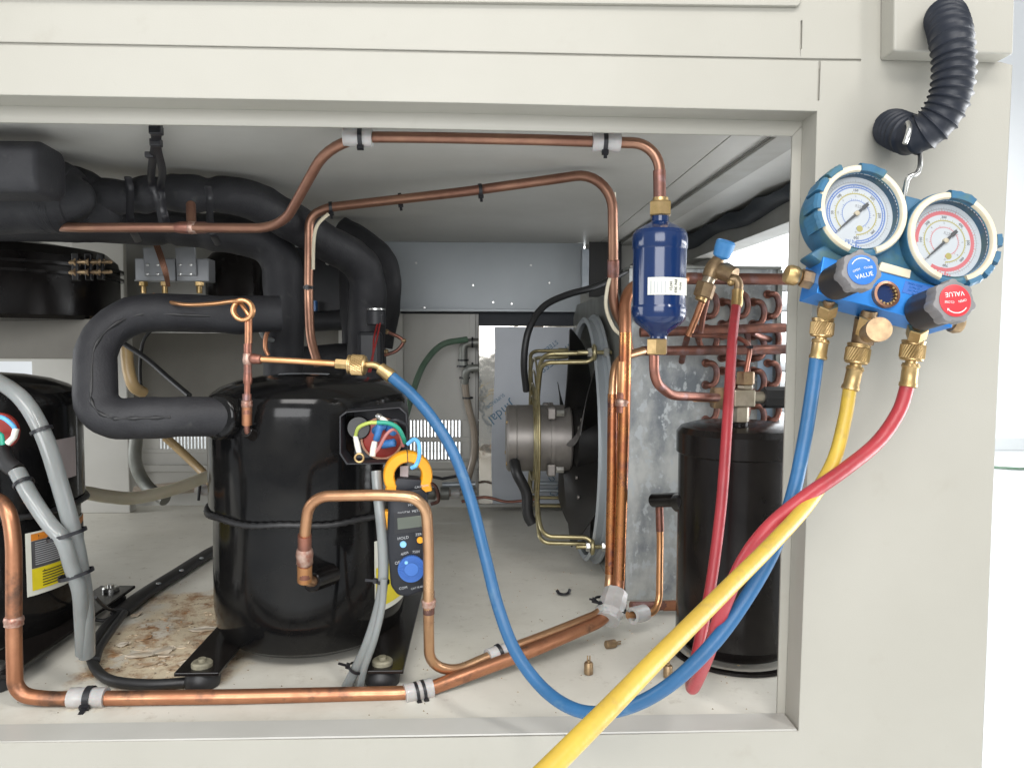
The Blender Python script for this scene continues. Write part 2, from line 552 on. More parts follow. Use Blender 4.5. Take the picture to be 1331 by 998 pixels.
def text(name, body, Mx, size, m, parent, ext=0.00008, align='CENTER', xs=1.0):
    cu = bpy.data.curves.new(name, 'FONT')
    cu.body = body
    cu.size = size
    cu.extrude = ext
    cu.align_x = align
    cu.align_y = 'CENTER'
    cu.materials.append(M[m])
    cu.resolution_u = 2
    tmp = bpy.data.objects.new(name, cu)
    me = bpy.data.meshes.new_from_object(tmp)
    bpy.data.objects.remove(tmp)
    o = bpy.data.objects.new(name, me)
    col.objects.link(o)
    o.parent = parent
    o.matrix_local = Matrix.Translation(-ROOT[parent]) @ Mx @ Matrix.Diagonal((xs, 1, 1, 1))
    return o


def face_frame(origin, normal, up=(0, 0, 1)):
    """local x right, y up, z towards the viewer"""
    z = V(normal).normalized()
    x = V(up).cross(z).normalized()
    y = z.cross(x)
    m = Matrix((x, y, z)).transposed().to_4x4()
    m.translation = V(origin)
    return m


def spline(pts, n=10):
    p = [V(q) for q in pts]
    p = [p[0] * 2 - p[1]] + p + [p[-1] * 2 - p[-2]]
    out = []
    for i in range(1, len(p) - 2):
        for k in range(n):
            t = k / n
            a, b_, c, d = p[i - 1], p[i], p[i + 1], p[i + 2]
            out.append(.5 * ((2 * b_) + (c - a) * t + (2 * a - 5 * b_ + 4 * c - d) * t * t + (3 * b_ - a - 3 * c + d) * t ** 3))
    out.append(p[-2])
    return out


def fillet(pts, rad, n=7):
    p = [V(q) for q in pts]
    out = [p[0]]
    for i in range(1, len(p) - 1):
        a, b_, c = p[i - 1], p[i], p[i + 1]
        rr = rad[i - 1] if isinstance(rad, (list, tuple)) else rad
        u, w_ = (a - b_), (c - b_)
        d = min(rr, u.length * .49, w_.length * .49)
        s, e = b_ + u.normalized() * d, b_ + w_.normalized() * d
        w__ = max(.05, math.sin(u.angle(w_, 1.0) / 2))
        for k in range(n + 1):
            t = k / n
            q0, q1, q2 = (1 - t) ** 2, 2 * t * (1 - t) * w__, t * t
            out.append((s * q0 + b_ * q1 + e * q2) / (q0 + q1 + q2))
    out.append(p[-1])
    return out


def PP(lst):
    return [P(*q) for q in lst]


def tie(parent, c, axis, r, w_=.0022, tail=.012, tdir=(0, -.3, -1), name='cable_tie', m='tie'):
    """a cable tie strapped round a tube, with its head and cut tail"""
    fr = frame_from(axis, c)
    mb = MB()
    t = .0008
    mb.lathe([(r, -w_ / 2), (r + t, -w_ / 2), (r + t, w_ / 2), (r, w_ / 2)], fr, 24, caps=False)
    ax = V(axis).normalized()
    td = V(tdir)
    td = (td - ax * td.dot(ax)).normalized()
    hc = V(c) + td * (r + .0015)
    side = ax.cross(td).normalized()
    hm = Matrix((side, ax, td)).transposed().to_4x4()
    hm.translation = hc
    mb.box((-.002, -w_ * .75, -.0015), (.002, w_ * .75, .002), hm)
    mb.box((-.0005, -w_ * .4, 0), (.0005, w_ * .4, tail), hm)
    return mb.build(name, m, parent, 40)


def knurl_nut(mb_parent, p0, p1, r, m='brass', name='coupling_nut', n=28):
    """knurled nut: crossed diagonal ridges round a collar"""
    p0, p1 = V(p0), V(p1)
    Lh = (p1 - p0).length
    fr = frame_from(p1 - p0, p0)
    mb = MB()
    rows = 9
    vs, fs = [], []
    prof = [(r * .80, 0), (r * .96, Lh * .06)]
    hs = [Lh * (.14 + .62 * i / rows) for i in range(rows + 1)]
    rings = [(r * .80, 0, 0), (r * .95, Lh * .05, 0), (r * .95, Lh * .12, 0)] + [(r, h, 1 + i) for i, h in enumerate(hs)] + \
            [(r * .93, Lh * .80, 0), (r * .93, Lh * .86, 0), (r * .97, Lh * .88, 0), (r * .97, Lh * .96, 0), (r * .80, Lh, 0)]
    seg = n * 2
    for rr, h, kn in rings:
        for k in range(seg):
            a = 2 * math.pi * (k + (kn * .5 if kn else 0)) / seg
            q = rr * (1.035 if (k % 2 == 0) else .965) if kn else rr
            vs.append((q * math.cos(a), q * math.sin(a), h))
    nr = len(rings)
    for i in range(nr - 1):
        for k in range(seg):
            k2 = (k + 1) % seg
            fs.append((i * seg + k, i * seg + k2, (i + 1) * seg + k2, (i + 1) * seg + k))
    fs.append(tuple(reversed(range(seg))))
    fs.append(tuple(range((nr - 1) * seg, nr * seg)))
    mb.add(vs, fs, fr)
    return mb.build(name, m, mb_parent, 25)

# ================================================================== SETTING
def px_poly(pts, Y, thick, name, m, parent=None, smooth=0, **kw):
    q = [P(x, y, Y) for x, y in pts]
    return MB().slab(q, (0, thick, 0)).build(name, m, parent, smooth, **kw)


face = [(-90, -70), (1180, -70), (1180, 77.5), (1300, 81), (1316, 85), (1295, 540), (1272, 1100), (-90, 1110), (-90, 966), (600, 958), (1038, 949.5),
        (1047, 700), (1055, 400), (1062, 145), (600, 134), (-90, 122), (-90, 56.5), (400, 65.6), (1064.3, 79.3), (1062.6, 131), (1065.0, 131.2), (1066.8, 79.4),
        (1119, 80), (1119.5, 77.2), (1041.1, 76.2), (1040.6, 64), (1042.3, 63.8), (1043.0, 27), (1041.0, 27), (1039.9, 64),
        (1040.9, 76.2), (400, 62.4), (-90, 53.2)]
cab = px_poly(face, 0, .03, 'cabinet_face', 'paint', kind='structure')
px_poly([(-100, 40), (1140, 60), (1140, 92), (-100, 70)], .0018, .003, 'seam_backing', 'paint', cab)
px_poly([(1050, 72), (1080, 72), (1075, 140), (1052, 140)], .0023, .003, 'seam_backing', 'paint', cab)
px_poly([(1030, 20), (1052, 20), (1050, 70), (1030, 70)], .0023, .003, 'seam_backing', 'paint', cab)
# folded inner flange round the opening: mitred pieces
px_poly([(-100, 128), (1050, 156), (1030, 177.5), (500, 166.5), (-100, 158)], .030, .0025, 'inner_flange', 'paint', cab)
px_poly([(1050, 156), (1038, 560), (1028, 940), (1010, 934), (1020, 560), (1030, 177.5)], .0305, .0025, 'inner_flange', 'paint', cab)
# sill lip, and an added lighter strip that makes its top look lit
sl0, sl1 = P(-90, 966, 0), P(1037, 949.5, 0)
MB().box((-1.0, .0006, sl1.z - .0002), (sl1.x - .001, .0300, sl1.z + .0014)).build('lit_sill_strip', 'paint_in', cab, 0)
sill = [P(-90, 967, .031), P(1034, 951, .031), P(1034, 951, .05) - V((0, 0, .006)), P(-90, 967, .05) - V((0, 0, .006))]
# upper pieces
up = MB().slab([P(x, y, -.004) for x, y in [(-90, -70), (1041, -70), (1041, 4), (1037, 8), (400, 0.5), (-90, -6)]], (0, .0039, 0)).build(
    'upper_panel', 'paint', cab, 0, bevel=0)
box_f = [P(1163, -70, -.022), P(1321, -70, -.022), P(1317, 70.5, -.022), P(1162, 66.5, -.022)]
cover = MB().slab(box_f, (0, .0218, 0)).build('protruding_control_box', 'paint', None, 0, bevel=.0016, seg=3,
    label='cream metal box standing proud of the cabinet corner above the corrugated conduit', cat='control box')

# room beyond
MB().box((-6, -3, -.752), (9, 8, -.75)).build('room_floor', 'room_floor', None, 0, kind='structure')
rw = MB().box((-6, 6.9, -.75), (12, 7.1, 4)).build('room_wall', 'room_wall', None, 0, kind='structure')
skirt = MB().box((-6, 6.87, -.747), (12, 6.898, -.63)).build('skirting_board', 'room_floor', rw, 0)
MB().tube(spline([V((4.25, 5.9, -.735)), V((4.6, 5.7, -.735)), V((4.9, 5.9, -.735)), V((5.5, 5.75, -.735))]), .012).build(
    'floor_cable', 'green_hose', None, 60, label='thin green cable lying on the pale floor far beyond the cabinet', cat='cable')

# bay shell
CEIL, BACK, SIDE = .545, .95, .445
fl = MB().box((-1.25, .0305, -.02), (SIDE, BACK + .02, 0)).build('bay_floor', 'floor', None, 0, kind='structure')
ce = MB()
xs = [(-1.25, .2355), (.2372, .2735), (.275, .43)]
ceo = None
for i, (a, b_) in enumerate(xs):
    o = MB().box((a, .0335, CEIL), (b_, BACK + .02, CEIL + .012)).build('bay_ceiling' if i == 0 else 'ceiling_strip', 'paint_in', ceo, 0, kind='structure' if i == 0 else None)
    if i == 0:
        ceo = o
MB().box((-1.25, .034, CEIL + .014), (.43, BACK + .02, CEIL + .016)).build('ceiling_backing', 'rubber', ceo, 0)
for y0 in (.12, .26, .40, .54, .68):
    MB().box((.2352, y0, CEIL + .0005), (.2375, y0 + .006, CEIL + .011)).build('weld_bridge', 'paint_in', ceo, 0)
    MB().box((.2732, y0 + .05, CEIL + .0005), (.2754, y0 + .056, CEIL + .011)).build('weld_bridge', 'paint_in', ceo, 0)
MB().box((.276, .034, CEIL - .004), (.308, BACK, CEIL - .0005)).build('ceiling_channel', 'beam', ceo, 0, bevel=.0008)
# side rail with sealing foam
rail = MB().box((.40, .035, .505), (.444, BACK, .5445)).build('side_rail', 'beam', None, 0, bevel=.001, kind='structure')
mb = MB()
rng = random.Random(3)
n = 40
pts_t, pts_b = [], []
for i in range(n + 1):
    y = .036 + i * (.88 - .036) / n
    pts_t.append(V((.371 + .003 * math.sin(i * .7), y, .5435 - .006 * abs(math.sin(i * .55)) + rng.uniform(-.001, .001))))
    pts_b.append(V((.392 + .002 * math.sin(i * .9), y, .5275 + .004 * math.sin(i * .45 + 1))))
vs, fs = [], []
for a, b_ in zip(pts_t, pts_b):
    vs += [a, (a + b_) / 2 + V((-.002, 0, -.003)), b_, V((.3998, b_.y, b_.z)), V((.3998, a.y, a.z))]
for i in range(n):
    for k in range(5):
        k2 = (k + 1) % 5
        fs.append((i * 5 + k, i * 5 + k2, (i + 1) * 5 + k2, (i + 1) * 5 + k))
fs += [tuple(range(5)), tuple(reversed(range(n * 5, n * 5 + 5)))]
mb.add(vs, fs).build('sealing_foam_strip', 'foamtape', rail, 50)

# side frame: posts and louvre slats
side = MB().box((.43, .80, 0), (.445, .83, .505)).build('side_frame', 'paint_in', None, 0, kind='structure')
MB().box((.43, .83, 0), (.445, BACK, .505)).build('rear_post', 'paint_in', side, 0)
for k in range(15):
    z = .02 + k * .0285
    MB().slab([V((.428, .035, z)), V((.428, .83, z)), V((.444, .83, z + .012)), V((.444, .035, z + .012))], (0, 0, .0012)).build('louvre_slat', 'room_wall', side, 0)

# back wall pieces
bw = MB().slab([P(440, 405, BACK), P(520, 405, BACK), P(520, 668, BACK), P(440, 668, BACK)], (0, .006, 0)).build('back_wall', 'paint_in', None, 0, kind='structure')
zf = lambda y, Y=BACK: P(620, y, Y).z
xf = lambda x, Y=BACK: P(x, 500, Y).x
def bwp(name, m, x0, y0, x1, y1, Y, t=.004, parent=bw, bevel=.0008):
    return MB().box((xf(x0, Y), Y, zf(y1, Y)), (xf(x1, Y), Y + t, zf(y0, Y))).build(name, m, parent, 0, bevel=bevel)
bwp('wall_sheet', 'paint_in', -420, 300, -120, 668, BACK)
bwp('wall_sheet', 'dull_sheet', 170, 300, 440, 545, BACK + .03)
bwp('wall_sheet', 'paint_in', -120, 300, 170, 468, BACK + .03)
bwp('wall_sheet', 'paint_in', 42, 468, 170, 545, BACK + .03)
bwp('wall_sheet', 'paint_in', -60, 588, 440, 668, BACK + .03)
bwp('wall_rail', 'paint_in', 170, 604, 440, 612, BACK + .015, .012)
# door panel with two rows of oval vent slots
px0, px1, sy = 527, 599.5, ((546, 568), (574, 597))
bwp('door_sheet', 'paint_in', 514, 408, 622, sy[0][0], BACK - .012, .003)
bwp('door_sheet', 'paint_in', 514, sy[0][1], 622, sy[1][0], BACK - .012, .003)
bwp('door_sheet', 'paint_in', 514, sy[1][1], 622, 612, BACK - .012, .003)
bwp('door_sheet', 'paint_in', 514, sy[0][0], px0, sy[0][1], BACK - .012, .003)
bwp('door_sheet', 'paint_in', 514, sy[1][0], px0, sy[1][1], BACK - .012, .003)
bwp('door_sheet', 'paint_in', px1, sy[0][0], 622, sy[0][1], BACK - .012, .003)
bwp('door_sheet', 'paint_in', px1, sy[1][0], 622, sy[1][1], BACK - .012, .003)


def vent_bars(x0, x1, y0, y1, nb, Y, parent, name='vent_bar'):
    """bars between oval slots: each bar flares at both ends so that the slots end round"""
    X0, X1, Z0, Z1 = xf(x0, Y), xf(x1, Y), zf(y1, Y), zf(y0, Y)
    pitch = (X1 - X0) / nb
    me = None
    for k in range(nb + 1):
        hw = pitch * .29
        R_ = pitch * .5 - hw
        poly = []
        for s_ in (1, -1):
            seq = range(0, 6) if s_ == 1 else range(5, -1, -1)
            pass
        H = (Z1 - Z0) / 2
        r_side = []
        for j in range(6):
            a = j / 5 * math.pi / 2
            r_side.append((hw + R_ * (1 - math.cos(a)), H - R_ + R_ * math.sin(a)))
        r = r_side
        poly = [(x, -z) for x, z in reversed(r)] + r + [(-x, z) for x, z in reversed(r)] + [(-x, -z) for x, z in r]
        if me is None:
            mb = MB()
            nn = len(poly)
            vs = [(x, 0, z) for x, z in poly] + [(x, .003, z) for x, z in poly]
            fs = [tuple(range(nn)), tuple(reversed(range(nn, 2 * nn)))] + [(i, i + nn, (i + 1) % nn + nn, (i + 1) % nn) for i in range(nn)]
            mb.add(vs, fs)
            o = mb.build(name, 'paint_in', parent, 0)
            o.data.transform(Matrix.Translation(ROOT.get(parent, V((0, 0, 0)))))
            me = o.data
        else:
            o = bpy.data.objects.new(name, me)
            col.objects.link(o)
            o.parent = parent
        o.location = V((X0 + pitch * k, Y, (Z0 + Z1) / 2)) - ROOT.get(parent, V((0, 0, 0)))


ROOT[bw] = ROOT[bw]
for (a, b_) in sy:
    vent_bars(px0, px1, a, b_, 16, BACK - .012, bw)
# second vent far left behind the foam elbow
bwp('door_sheet', 'paint_in', 172, 545, 440, 566, BACK + .03)
bwp('door_sheet', 'paint_in', 172, 583, 440, 588, BACK + .03)
bwp('door_sheet', 'paint_in', -100, 545, 205, 588, BACK + .0335)
bwp('door_sheet', 'paint_in', 276, 545, 440, 588, BACK + .0335)
vent_bars(205, 276, 566, 583, 16, BACK + .03, bw)
bwp('door_flange', 'paint_in', 514, 408, 524, 628, BACK - .02, .0078)
bwp('door_flange', 'paint_in', 610, 408, 618, 628, BACK - .02, .0078)
bwp('door_sill', 'paint_in', 500, 600, 625, 609, BACK - .03, .010)
bwp('kick_sheet', 'paint_in', 495, 612, 780, 668, BACK - .006, .006)
beam = MB().box((xf(380, BACK - .035), BACK - .035, zf(404, BACK - .035)), (xf(757, BACK - .035), BACK - .032, CEIL - .0006)).build('galvanised_beam', 'galv_plain', bw, 0)
bwp('upper_sheet', 'foamtape', 380, 312, 640, 420, BACK + .004, .003)
MB().box((-1.2, BACK + .034, .30), (.2, BACK + .038, CEIL)).build('upper_sheet', 'paint_in', bw, 0)
bwp('beam_lip', 'galv_plain', 380, 401, 757, 405, BACK - .055, .0195)
for (x, y) in ((541, 342), (615, 371), (552, 400), (641, 393), (690, 345), (714, 368), (665, 395)):
    c = P(x, y, BACK - .036)
    MB().cyl(c, c - V((0, .003, 0)), .0022, seg=10).build('screw', 'steel', bw, 40)
bwp('gap_shade_sheet', 'foamtape', 600, 405, 770, 426, BACK - .008, .004)  # dark sheet put in for the shade of the gap
bwp('corner_upright', 'galv', 755, 322, 764, 380, BACK - .06, .004)
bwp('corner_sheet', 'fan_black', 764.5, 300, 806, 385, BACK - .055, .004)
MB().box((xf(757), BACK - .03, 0), (.444, BACK - .026, CEIL - .0005)).build('wall_sheet', 'paint_in', bw, 0)

# cream upright and the half hidden shelf sheet on the left
up_post = MB().box((P(97, 500, .90).x, .90, 0), (P(165, 500, .90).x, .93, CEIL - .003)).build('cream_upright', 'paint_in', None, 0, bevel=.002,
    label='wide cream sheet metal upright behind the foam covered elbow', cat='upright')

# ================================================================== CONDENSER
YC = .36
cx0, cx1 = P(815, 600, YC).x, P(1011, 450, YC).x
zt = P(950, 350, YC).z
cond = thing('condenser', (cx0, YC, 0), 'galvanised finned condenser casing with dark red return bends behind the black receiver', 'condenser')
MB().box((cx0, YC, .001), (cx1, YC + .0015, zt)).build('front_plate', 'galv_spangle', cond, 0)
MB().box((cx0 + .002, YC + .004, .003), (cx0 + .004, .90, zt - .05)).build('casing_side', 'galv_dark', cond, 0)
MB().box((cx0 + .004, .90, .003), (cx1 - .004, .902, zt)).build('casing_rear', 'galv_dark', cond, 0)
MB().box((cx0, YC - .003, zt), (cx1 + .002, YC + .05, zt + .004)).build('top_channel', 'galv_dark', cond, 0, bevel=.0006)
MB().box((cx1 - .004, YC - .004, .0), (cx1 + .003, YC - .0006, zt - .0005)).build('edge_channel', 'galv_dark', cond, 0, bevel=.0006)
finm = MB()
for k in range(46):
    y = YC + .012 + k * .0115
    finm.box((cx1 - .03, y, .01), (cx1 - .006, y + .001, zt - .004))
fin = finm.build('cooling_fins', 'galv', cond, 0, kind='stuff')
# orange side plate with the fan opening: left face
mb = MB()
plate_x = P(806, 560, YC).x
hole_c = (.555, .195)
seg = 48
outer = []
y0, y1, z0, z1 = YC - .001, .90, .002, P(760, 402, .55).z + .02
vs, fs = [], []
for k in range(seg):
    a = 2 * math.pi * k / seg
    ca, sa = math.cos(a), math.sin(a)
    vs.append((plate_x, hole_c[0] + .178 * ca, hole_c[1] + .178 * sa))
    tx = ((y1 - hole_c[0]) / ca if ca > 1e-6 else ((y0 - hole_c[0]) / ca if ca < -1e-6 else 9))
    tz = ((z1 - hole_c[1]) / sa if sa > 1e-6 else ((z0 - hole_c[1]) / sa if sa < -1e-6 else 9))
    t = min(tx, tz)
    vs.append((plate_x, hole_c[0] + t * ca, hole_c[1] + t * sa))
for k in range(seg):
    k2 = (k + 1) % seg
    fs.append((2 * k, 2 * k + 1, 2 * k2 + 1, 2 * k2))
vs2 = [(x + .002, y, z) for x, y, z in vs]
n2 = len(vs)
fs2 = [tuple(i + n2 for i in reversed(f)) for f in fs]
mb.add(vs + vs2, fs + fs2)
mb.build('fan_side_plate', 'galv_dark', cond, 0)
# return bends
rows = (397, 441, 486, 531)
bend_r = .0042
proto = None
for ri, ry in enumerate(rows):
    for ci, cx in enumerate((917, 938, 957, 978, 997)):
        yy = ry + (10 if ci in (1, 3) else 0)
        if yy > 548:
            continue
        c = P(cx, yy, YC)
        if proto is None:
            h = .0145
            pts = [V((0, .004, h)), V((0, -.002, h)), V((.002, -.007, h))]
            for j in range(9):
                a = math.pi / 2 - math.pi * j / 8
                pts.append(V((.004 + .0085 * math.cos(a), -.009, h * math.sin(a))))
            pts += [V((.002, -.007, -h)), V((0, -.002, -h)), V((0, .004, -h))]
            o = MB().tube(spline(pts, 2), bend_r, 10).build('return_bend', 'copper_dark', cond, 60)
            o.data.transform(Matrix.Translation(ROOT[cond]))
            proto = o
            cl = MB()
            for zz in (h, -h):
                cl.cyl(V((0, .0, zz)), V((0, -.003, zz)), bend_r * 1.35, seg=14)
            co = cl.build('tube_collar', 'copper_dark', o, 50)
            co.data.transform(Matrix.Translation(ROOT[o]))
        else:
            o = proto.copy()
            col.objects.link(o)
            o.parent = cond
            co2 = co.copy()
            col.objects.link(co2)
            co2.parent = o
        o.location = c - ROOT[cond]
# spare diagonal crossovers and header pipes
def pipe(parent, pts, r, m, name='pipe', rad=.02, seg=16, n=7, **kw):
    return MB().tube(fillet(pts, rad, n), r, seg, **kw).build(name, m, parent, 60)


pipe(cond, PP([(893, 362, .30), (1000, 363, .31), (1028, 363, .31)]), .0072, 'copper_dark', 'header_pipe')
hp2 = MB().tube([P(832, 432, .30), P(960, 428, .305), P(1020, 426, .31)], .0060, 16).build('header_pipe', 'copper_dark', cond, 60)
hp3 = MB().tube([P(834, 456, .30), P(960, 455, .305), P(1021, 454, .31)], .0060, 16).build('header_pipe', 'copper_dark', cond, 60)
for q in ((P(1020, 426, .31), .0060), (P(1021, 454, .31), .0060)):
    MB().sphere(q[0], q[1] * .98, 12, .5).build('pipe_end', 'copper', cond, 60)
pipe(cond, PP([(1000, 441, YC), (986, 437, .33), (978, 432, .31)]), .004, 'copper_dark', 'crossover_tube', .01)
pipe(cond, PP([(886, 470, YC), (890, 450, .33), (893, 440, .305)]), .004, 'copper_dark', 'crossover_tube', .01)
pipe(cond, PP([(913, 455, YC - .01), (907, 440, .33), (905, 425, .30)]), .004, 'copper_dark', 'crossover_tube', .01)
px_bf = [(985, 415), (1004, 415), (1004, 556), (984, 556)]
MB().slab([P(x, y, YC - .0007) for x, y in px_bf], (0, .0004, 0)).build('film_patch', 'blue_film', cond, 0)
# pipes on the floor in front of the condenser
pipe(cond, PP([(820, 787, .30), (860, 787, .31), (900, 786, .31)]), .0058, 'copper_dark', 'floor_pipe')
MB().tube([P(862, 787, .31), P(900, 786, .31)], .0066, 14).build('floor_pipe_sleeve', 'copper', cond, 60)

# ================================================================== AXIAL FAN
fx = P(792, 560, YC).x - .004
FC = V((fx, .555, .195))
fan = thing('axial_fan', tuple(FC), 'grey round motor with black fan blades and yellow wire guard at the condenser side', 'fan')
Rf = .180
FM = frame_from((-1, 0, 0), FC)      # local z points to the left, towards the motor
# shroud ring
MB(FM).lathe([(Rf + .014, -.012), (Rf + .014, -.008), (Rf + .002, -.006), (Rf, .0), (Rf + .001, .006), (Rf + .006, .009), (Rf + .010, .006), (Rf + .004, -.004),
              (Rf + .012, -.010)], None, 72, caps=False).build('shroud_ring', 'galv_plain', fan, 40)
MB(FM).lathe([(Rf - .001, -.05), (Rf - .001, .0)], None, 72, caps=False).build('shroud_throat', 'galv_dark', fan, 40)
# blades
for k in range(5):
    mb = MB(FM)
    vs, fs = [], []
    a0 = 2 * math.pi * k / 5 + .25
    na, nr = 8, 6
    for i in range(nr + 1):
        t = i / nr
        rr = .045 + (Rf - .008 - .045) * t
        wdt = R(38 + 16 * t - 10 * t * t)
        for j in range(na + 1):
            u = j / na - .5
            ang = a0 + u * wdt + .28 * t
            h = .012 - u * (.052 - .012 * t) + .006 * math.cos(u * math.pi)
            vs.append((rr * math.cos(ang), rr * math.sin(ang), h))
    for i in range(nr):
        for j in range(na):
            a = i * (na + 1) + j
            fs.append((a, a + 1, a + na + 2, a + na + 1))
    nn = len(vs)
    vs2 = [(x, y, z - .0012) for x, y, z in vs]
    fs2 = [tuple(q + nn for q in reversed(f)) for f in fs]
    bd = list(range(na + 1)) + [i * (na + 1) + na for i in range(1, nr + 1)] + [nr * (na + 1) + j for j in range(na - 1, -1, -1)] + [i * (na + 1) for i in range(nr - 1, 0, -1)]
    fs3 = [(bd[i], bd[(i + 1) % len(bd)], bd[(i + 1) % len(bd)] + nn, bd[i] + nn) for i in range(len(bd))]
    mb.add(vs + vs2, fs + fs2 + fs3)
    bl = mb.build('blade', 'fan_black', fan, 50)
    for rr in (.07, .105):
        ang = a0 + .12 * (rr / .1)
        p = V((rr * math.cos(ang), rr * math.sin(ang), .019))
        MB(FM).cyl(p, p + V((0, 0, .003)), .003, seg=10).build('rivet', 'motor', bl, 40)
MB(FM).lathe([(.001, -.018), (.044, -.018), (.050, -.012), (.050, .018), (.044, .024), (.001, .024)], None, 40).build('hub', 'fan_black', fan, 35)
# motor
m0, m1 = PX, None
xL, xR = P(658, 555, .555).x, P(741, 555, .555).x
l0, l1 = fx - xR, fx - xL
rm = .0520
MB(FM).lathe([(.02, l0), (rm - .003, l0), (rm, l0 + .003), (rm, l1 - .016), (rm - .0012, l1 - .0155), (rm - .0012, l1 - .0145), (rm, l1 - .014), (rm, l1 - .003),
              (rm - .004, l1), (.001, l1)], None, 64).build('motor', 'motor', fan, 30)
MB(FM).lathe([(rm + .004, l0 + .028), (rm + .004, l0 + .0335)], None, 64).build('motor_flange_ring', 'motor', fan, 30)
MB(FM).lathe([(.020, l0 - .02), (.020, l0 + .001)], None, 24).build('shaft_boss', 'motor', fan, 30)
for k in range(4):
    a = R(45 + 90 * k)
    p = V((math.cos(a) * (rm + .009), math.sin(a) * (rm + .009), 0))
    lug = MB(FM).box((p.x - .009, p.y - .009, l0 + .027), (p.x + .009, p.y + .009, l0 + .040)).build('mounting_lug', 'motor', fan, 0, bevel=.002)
    MB(FM).hexn(p + V((0, 0, l0 + .014)), p + V((0, 0, l0 + .0265)), .0052).build('hex_bolt', 'steel', lug, 20)
for k in range(4):
    a = R(38 + 90 * k)
    p = V((math.cos(a) * (rm - .006), math.sin(a) * (rm - .006), l1 - .002))
    MB(FM).cyl(p, p + V((0, 0, .003)), .003, seg=10).build('cover_screw', 'brass', fan, 30)
# wire guard: rings edge-on plus double-wire arms
gl = fx - P(694, 555, .555).x
for i, rr in enumerate((.066, .086, .106, .126)):
    pts = [FM @ V((rr * math.cos(2 * math.pi * k / 60), rr * math.sin(2 * math.pi * k / 60), gl + .003 - .001 * i)) for k in range(60)]
    MB().tube(pts, .0016, 8, closed=True).build('guard_ring', 'zinc_yellow', fan, 60)
for k in range(4):
    a = R(45 + 90 * k)
    ur = V((math.cos(a), math.sin(a), 0))
    ut = V((-math.sin(a), math.cos(a), 0))
    arm = None
    for s in (-1, 1):
        o_ = ut * (.0085 * s)
        pts = [ur * .058 + o_ + V((0, 0, gl)), ur * (Rf - .024) + o_ + V((0, 0, gl)), ur * (Rf + .002) + o_ + V((0, 0, gl - .004 - .002 * s)),
               ur * (Rf + .004) + o_ + V((0, 0, .016)), ur * (Rf + .012) + o_ * .7 + V((0, 0, .0085))]
        pts = [FM @ q for q in fillet(pts, [.02, .014, .01])]
        o = MB().tube(pts, .0032, 10).build('guard_arm', 'zinc_yellow', fan, 60)
        arm = arm or o
    # eye and bolt at the ring
    c = ur * (Rf + .014)
    eye = [FM @ (c + ur * (.009 * math.cos(t)) + ut * (.009 * math.sin(t)) + V((0, 0, .009))) for t in [2 * math.pi * j / 24 for j in range(24)]]
    MB().tube(eye, .0030, 8, closed=True).build('guard_eye', 'zinc_yellow', arm, 60)
    MB(FM).cyl(c + V((0, 0, -.016)), c + V((0, 0, .032)), .0030, seg=12).build('bolt_shank', 'zinc_yellow', arm, 60)
    MB(FM).hexn(c + V((0, 0, .012)), c + V((0, 0, .018)), .0068).build('nut', 'steel', arm, 20)
    MB(FM).hexn(c + V((0, 0, -.012)), c + V((0, 0, -.004)), .0068).build('nut', 'steel', arm, 20)
for dx, dy in ():
    pts = PP([(786, 444 - dx * 2.2, .39 + dy), (765, 446 - dx * 2.2, .39 + dy), (702, 449 - dx * 2.2, .40 + dy), (692 + dx, 470, .40 + dy), (691 + dx, 560, .40 + dy), (692 + dx, 660, .40 + dy), (704, 681 - dx * -2, .40 + dy), (765, 686 - dx * -2, .39 + dy), (781, 700, .39 + dy)])
    MB().tube(fillet(pts, .018), .0036, 10).build('guard_loop', 'zinc_yellow', fan, 60)
# motor cable
cab_pts = spline(PP([(684, 508, .50), (681, 470, .48), (687, 430, .48), (705, 400, .50), (735, 384, .52), (780, 370, .55), (835, 340, .6)]), 8)
MB().tube(cab_pts, .0052, 10).build('motor_cable', 'rubber', fan, 60)
MB().tube(spline(PP([(668, 596, .52), (672, 615, .5), (684, 640, .5), (686, 668, .5), (692, 680, .5)]), 8), .0085, 10).build('cable_boot', 'rubber', fan, 60)

# ================================================================== STAINLESS BOX at the back
YB = .90
bx = thing('stainless_box', tuple(P(700, 655, YB)), 'polished stainless box with grey blue protective film behind the fan motor', 'steel box')
x0, x1 = P(622, 500, YB).x, P(800, 500, YB).x
z0, z1 = P(622, 655, YB).z, P(622, 423, YB).z
MB().box((x0, YB, z0), (x1, YB + .045, z1)).build('body', 'stainless', bx, 0, bevel=.001)
# film sheet with a slightly wavy left edge
mb = MB()
vs, fs = [], []
nz_ = 16
for i in range(nz_ + 1):
    z = z0 + .001 + (z1 - z0 - .004) * i / nz_
    xl = P(641 - 2.2 * math.sin(i * .35), 500, YB).x
    for j in range(9):
        vs.append((xl + (x1 - xl) * j / 8, YB - .0012 - .0008 * math.sin(i * .8 + j * 1.3), z))
for i in range(nz_):
    for j in range(8):
        a = i * 9 + j
        fs.append((a, a + 1, a + 10, a + 9))
mb.add(vs, fs).build('protective_film', 'film', bx, 60)
for body, px, py, size, dg in (('Jindal', 652, 536, .028, 217), ('SUPERIOR', 644, 521, .010, 217), ('STAINLESS', 727, 463, .020, 217), ('STEEL', 716, 450, .013, 217), ('STAINLESS', 737, 628, .018, 217), ('JT', 716, 622, .018, 217), ('Jindal', 735, 455, .022, 217)):
    text('film_lettering', body, face_frame(P(px, py, YB - .003), (0, -1, 0)) @ Matrix.Rotation(R(dg), 4, 'Z'), size, 'print_film', bx)
for y in (628, 637):
    a, b_ = P(700, y, .80), P(790, y + 1, .80)
    MB().tube([a, b_], .0045 if y == 628 else .004, 10).build('rod', 'galv', bx, 60)

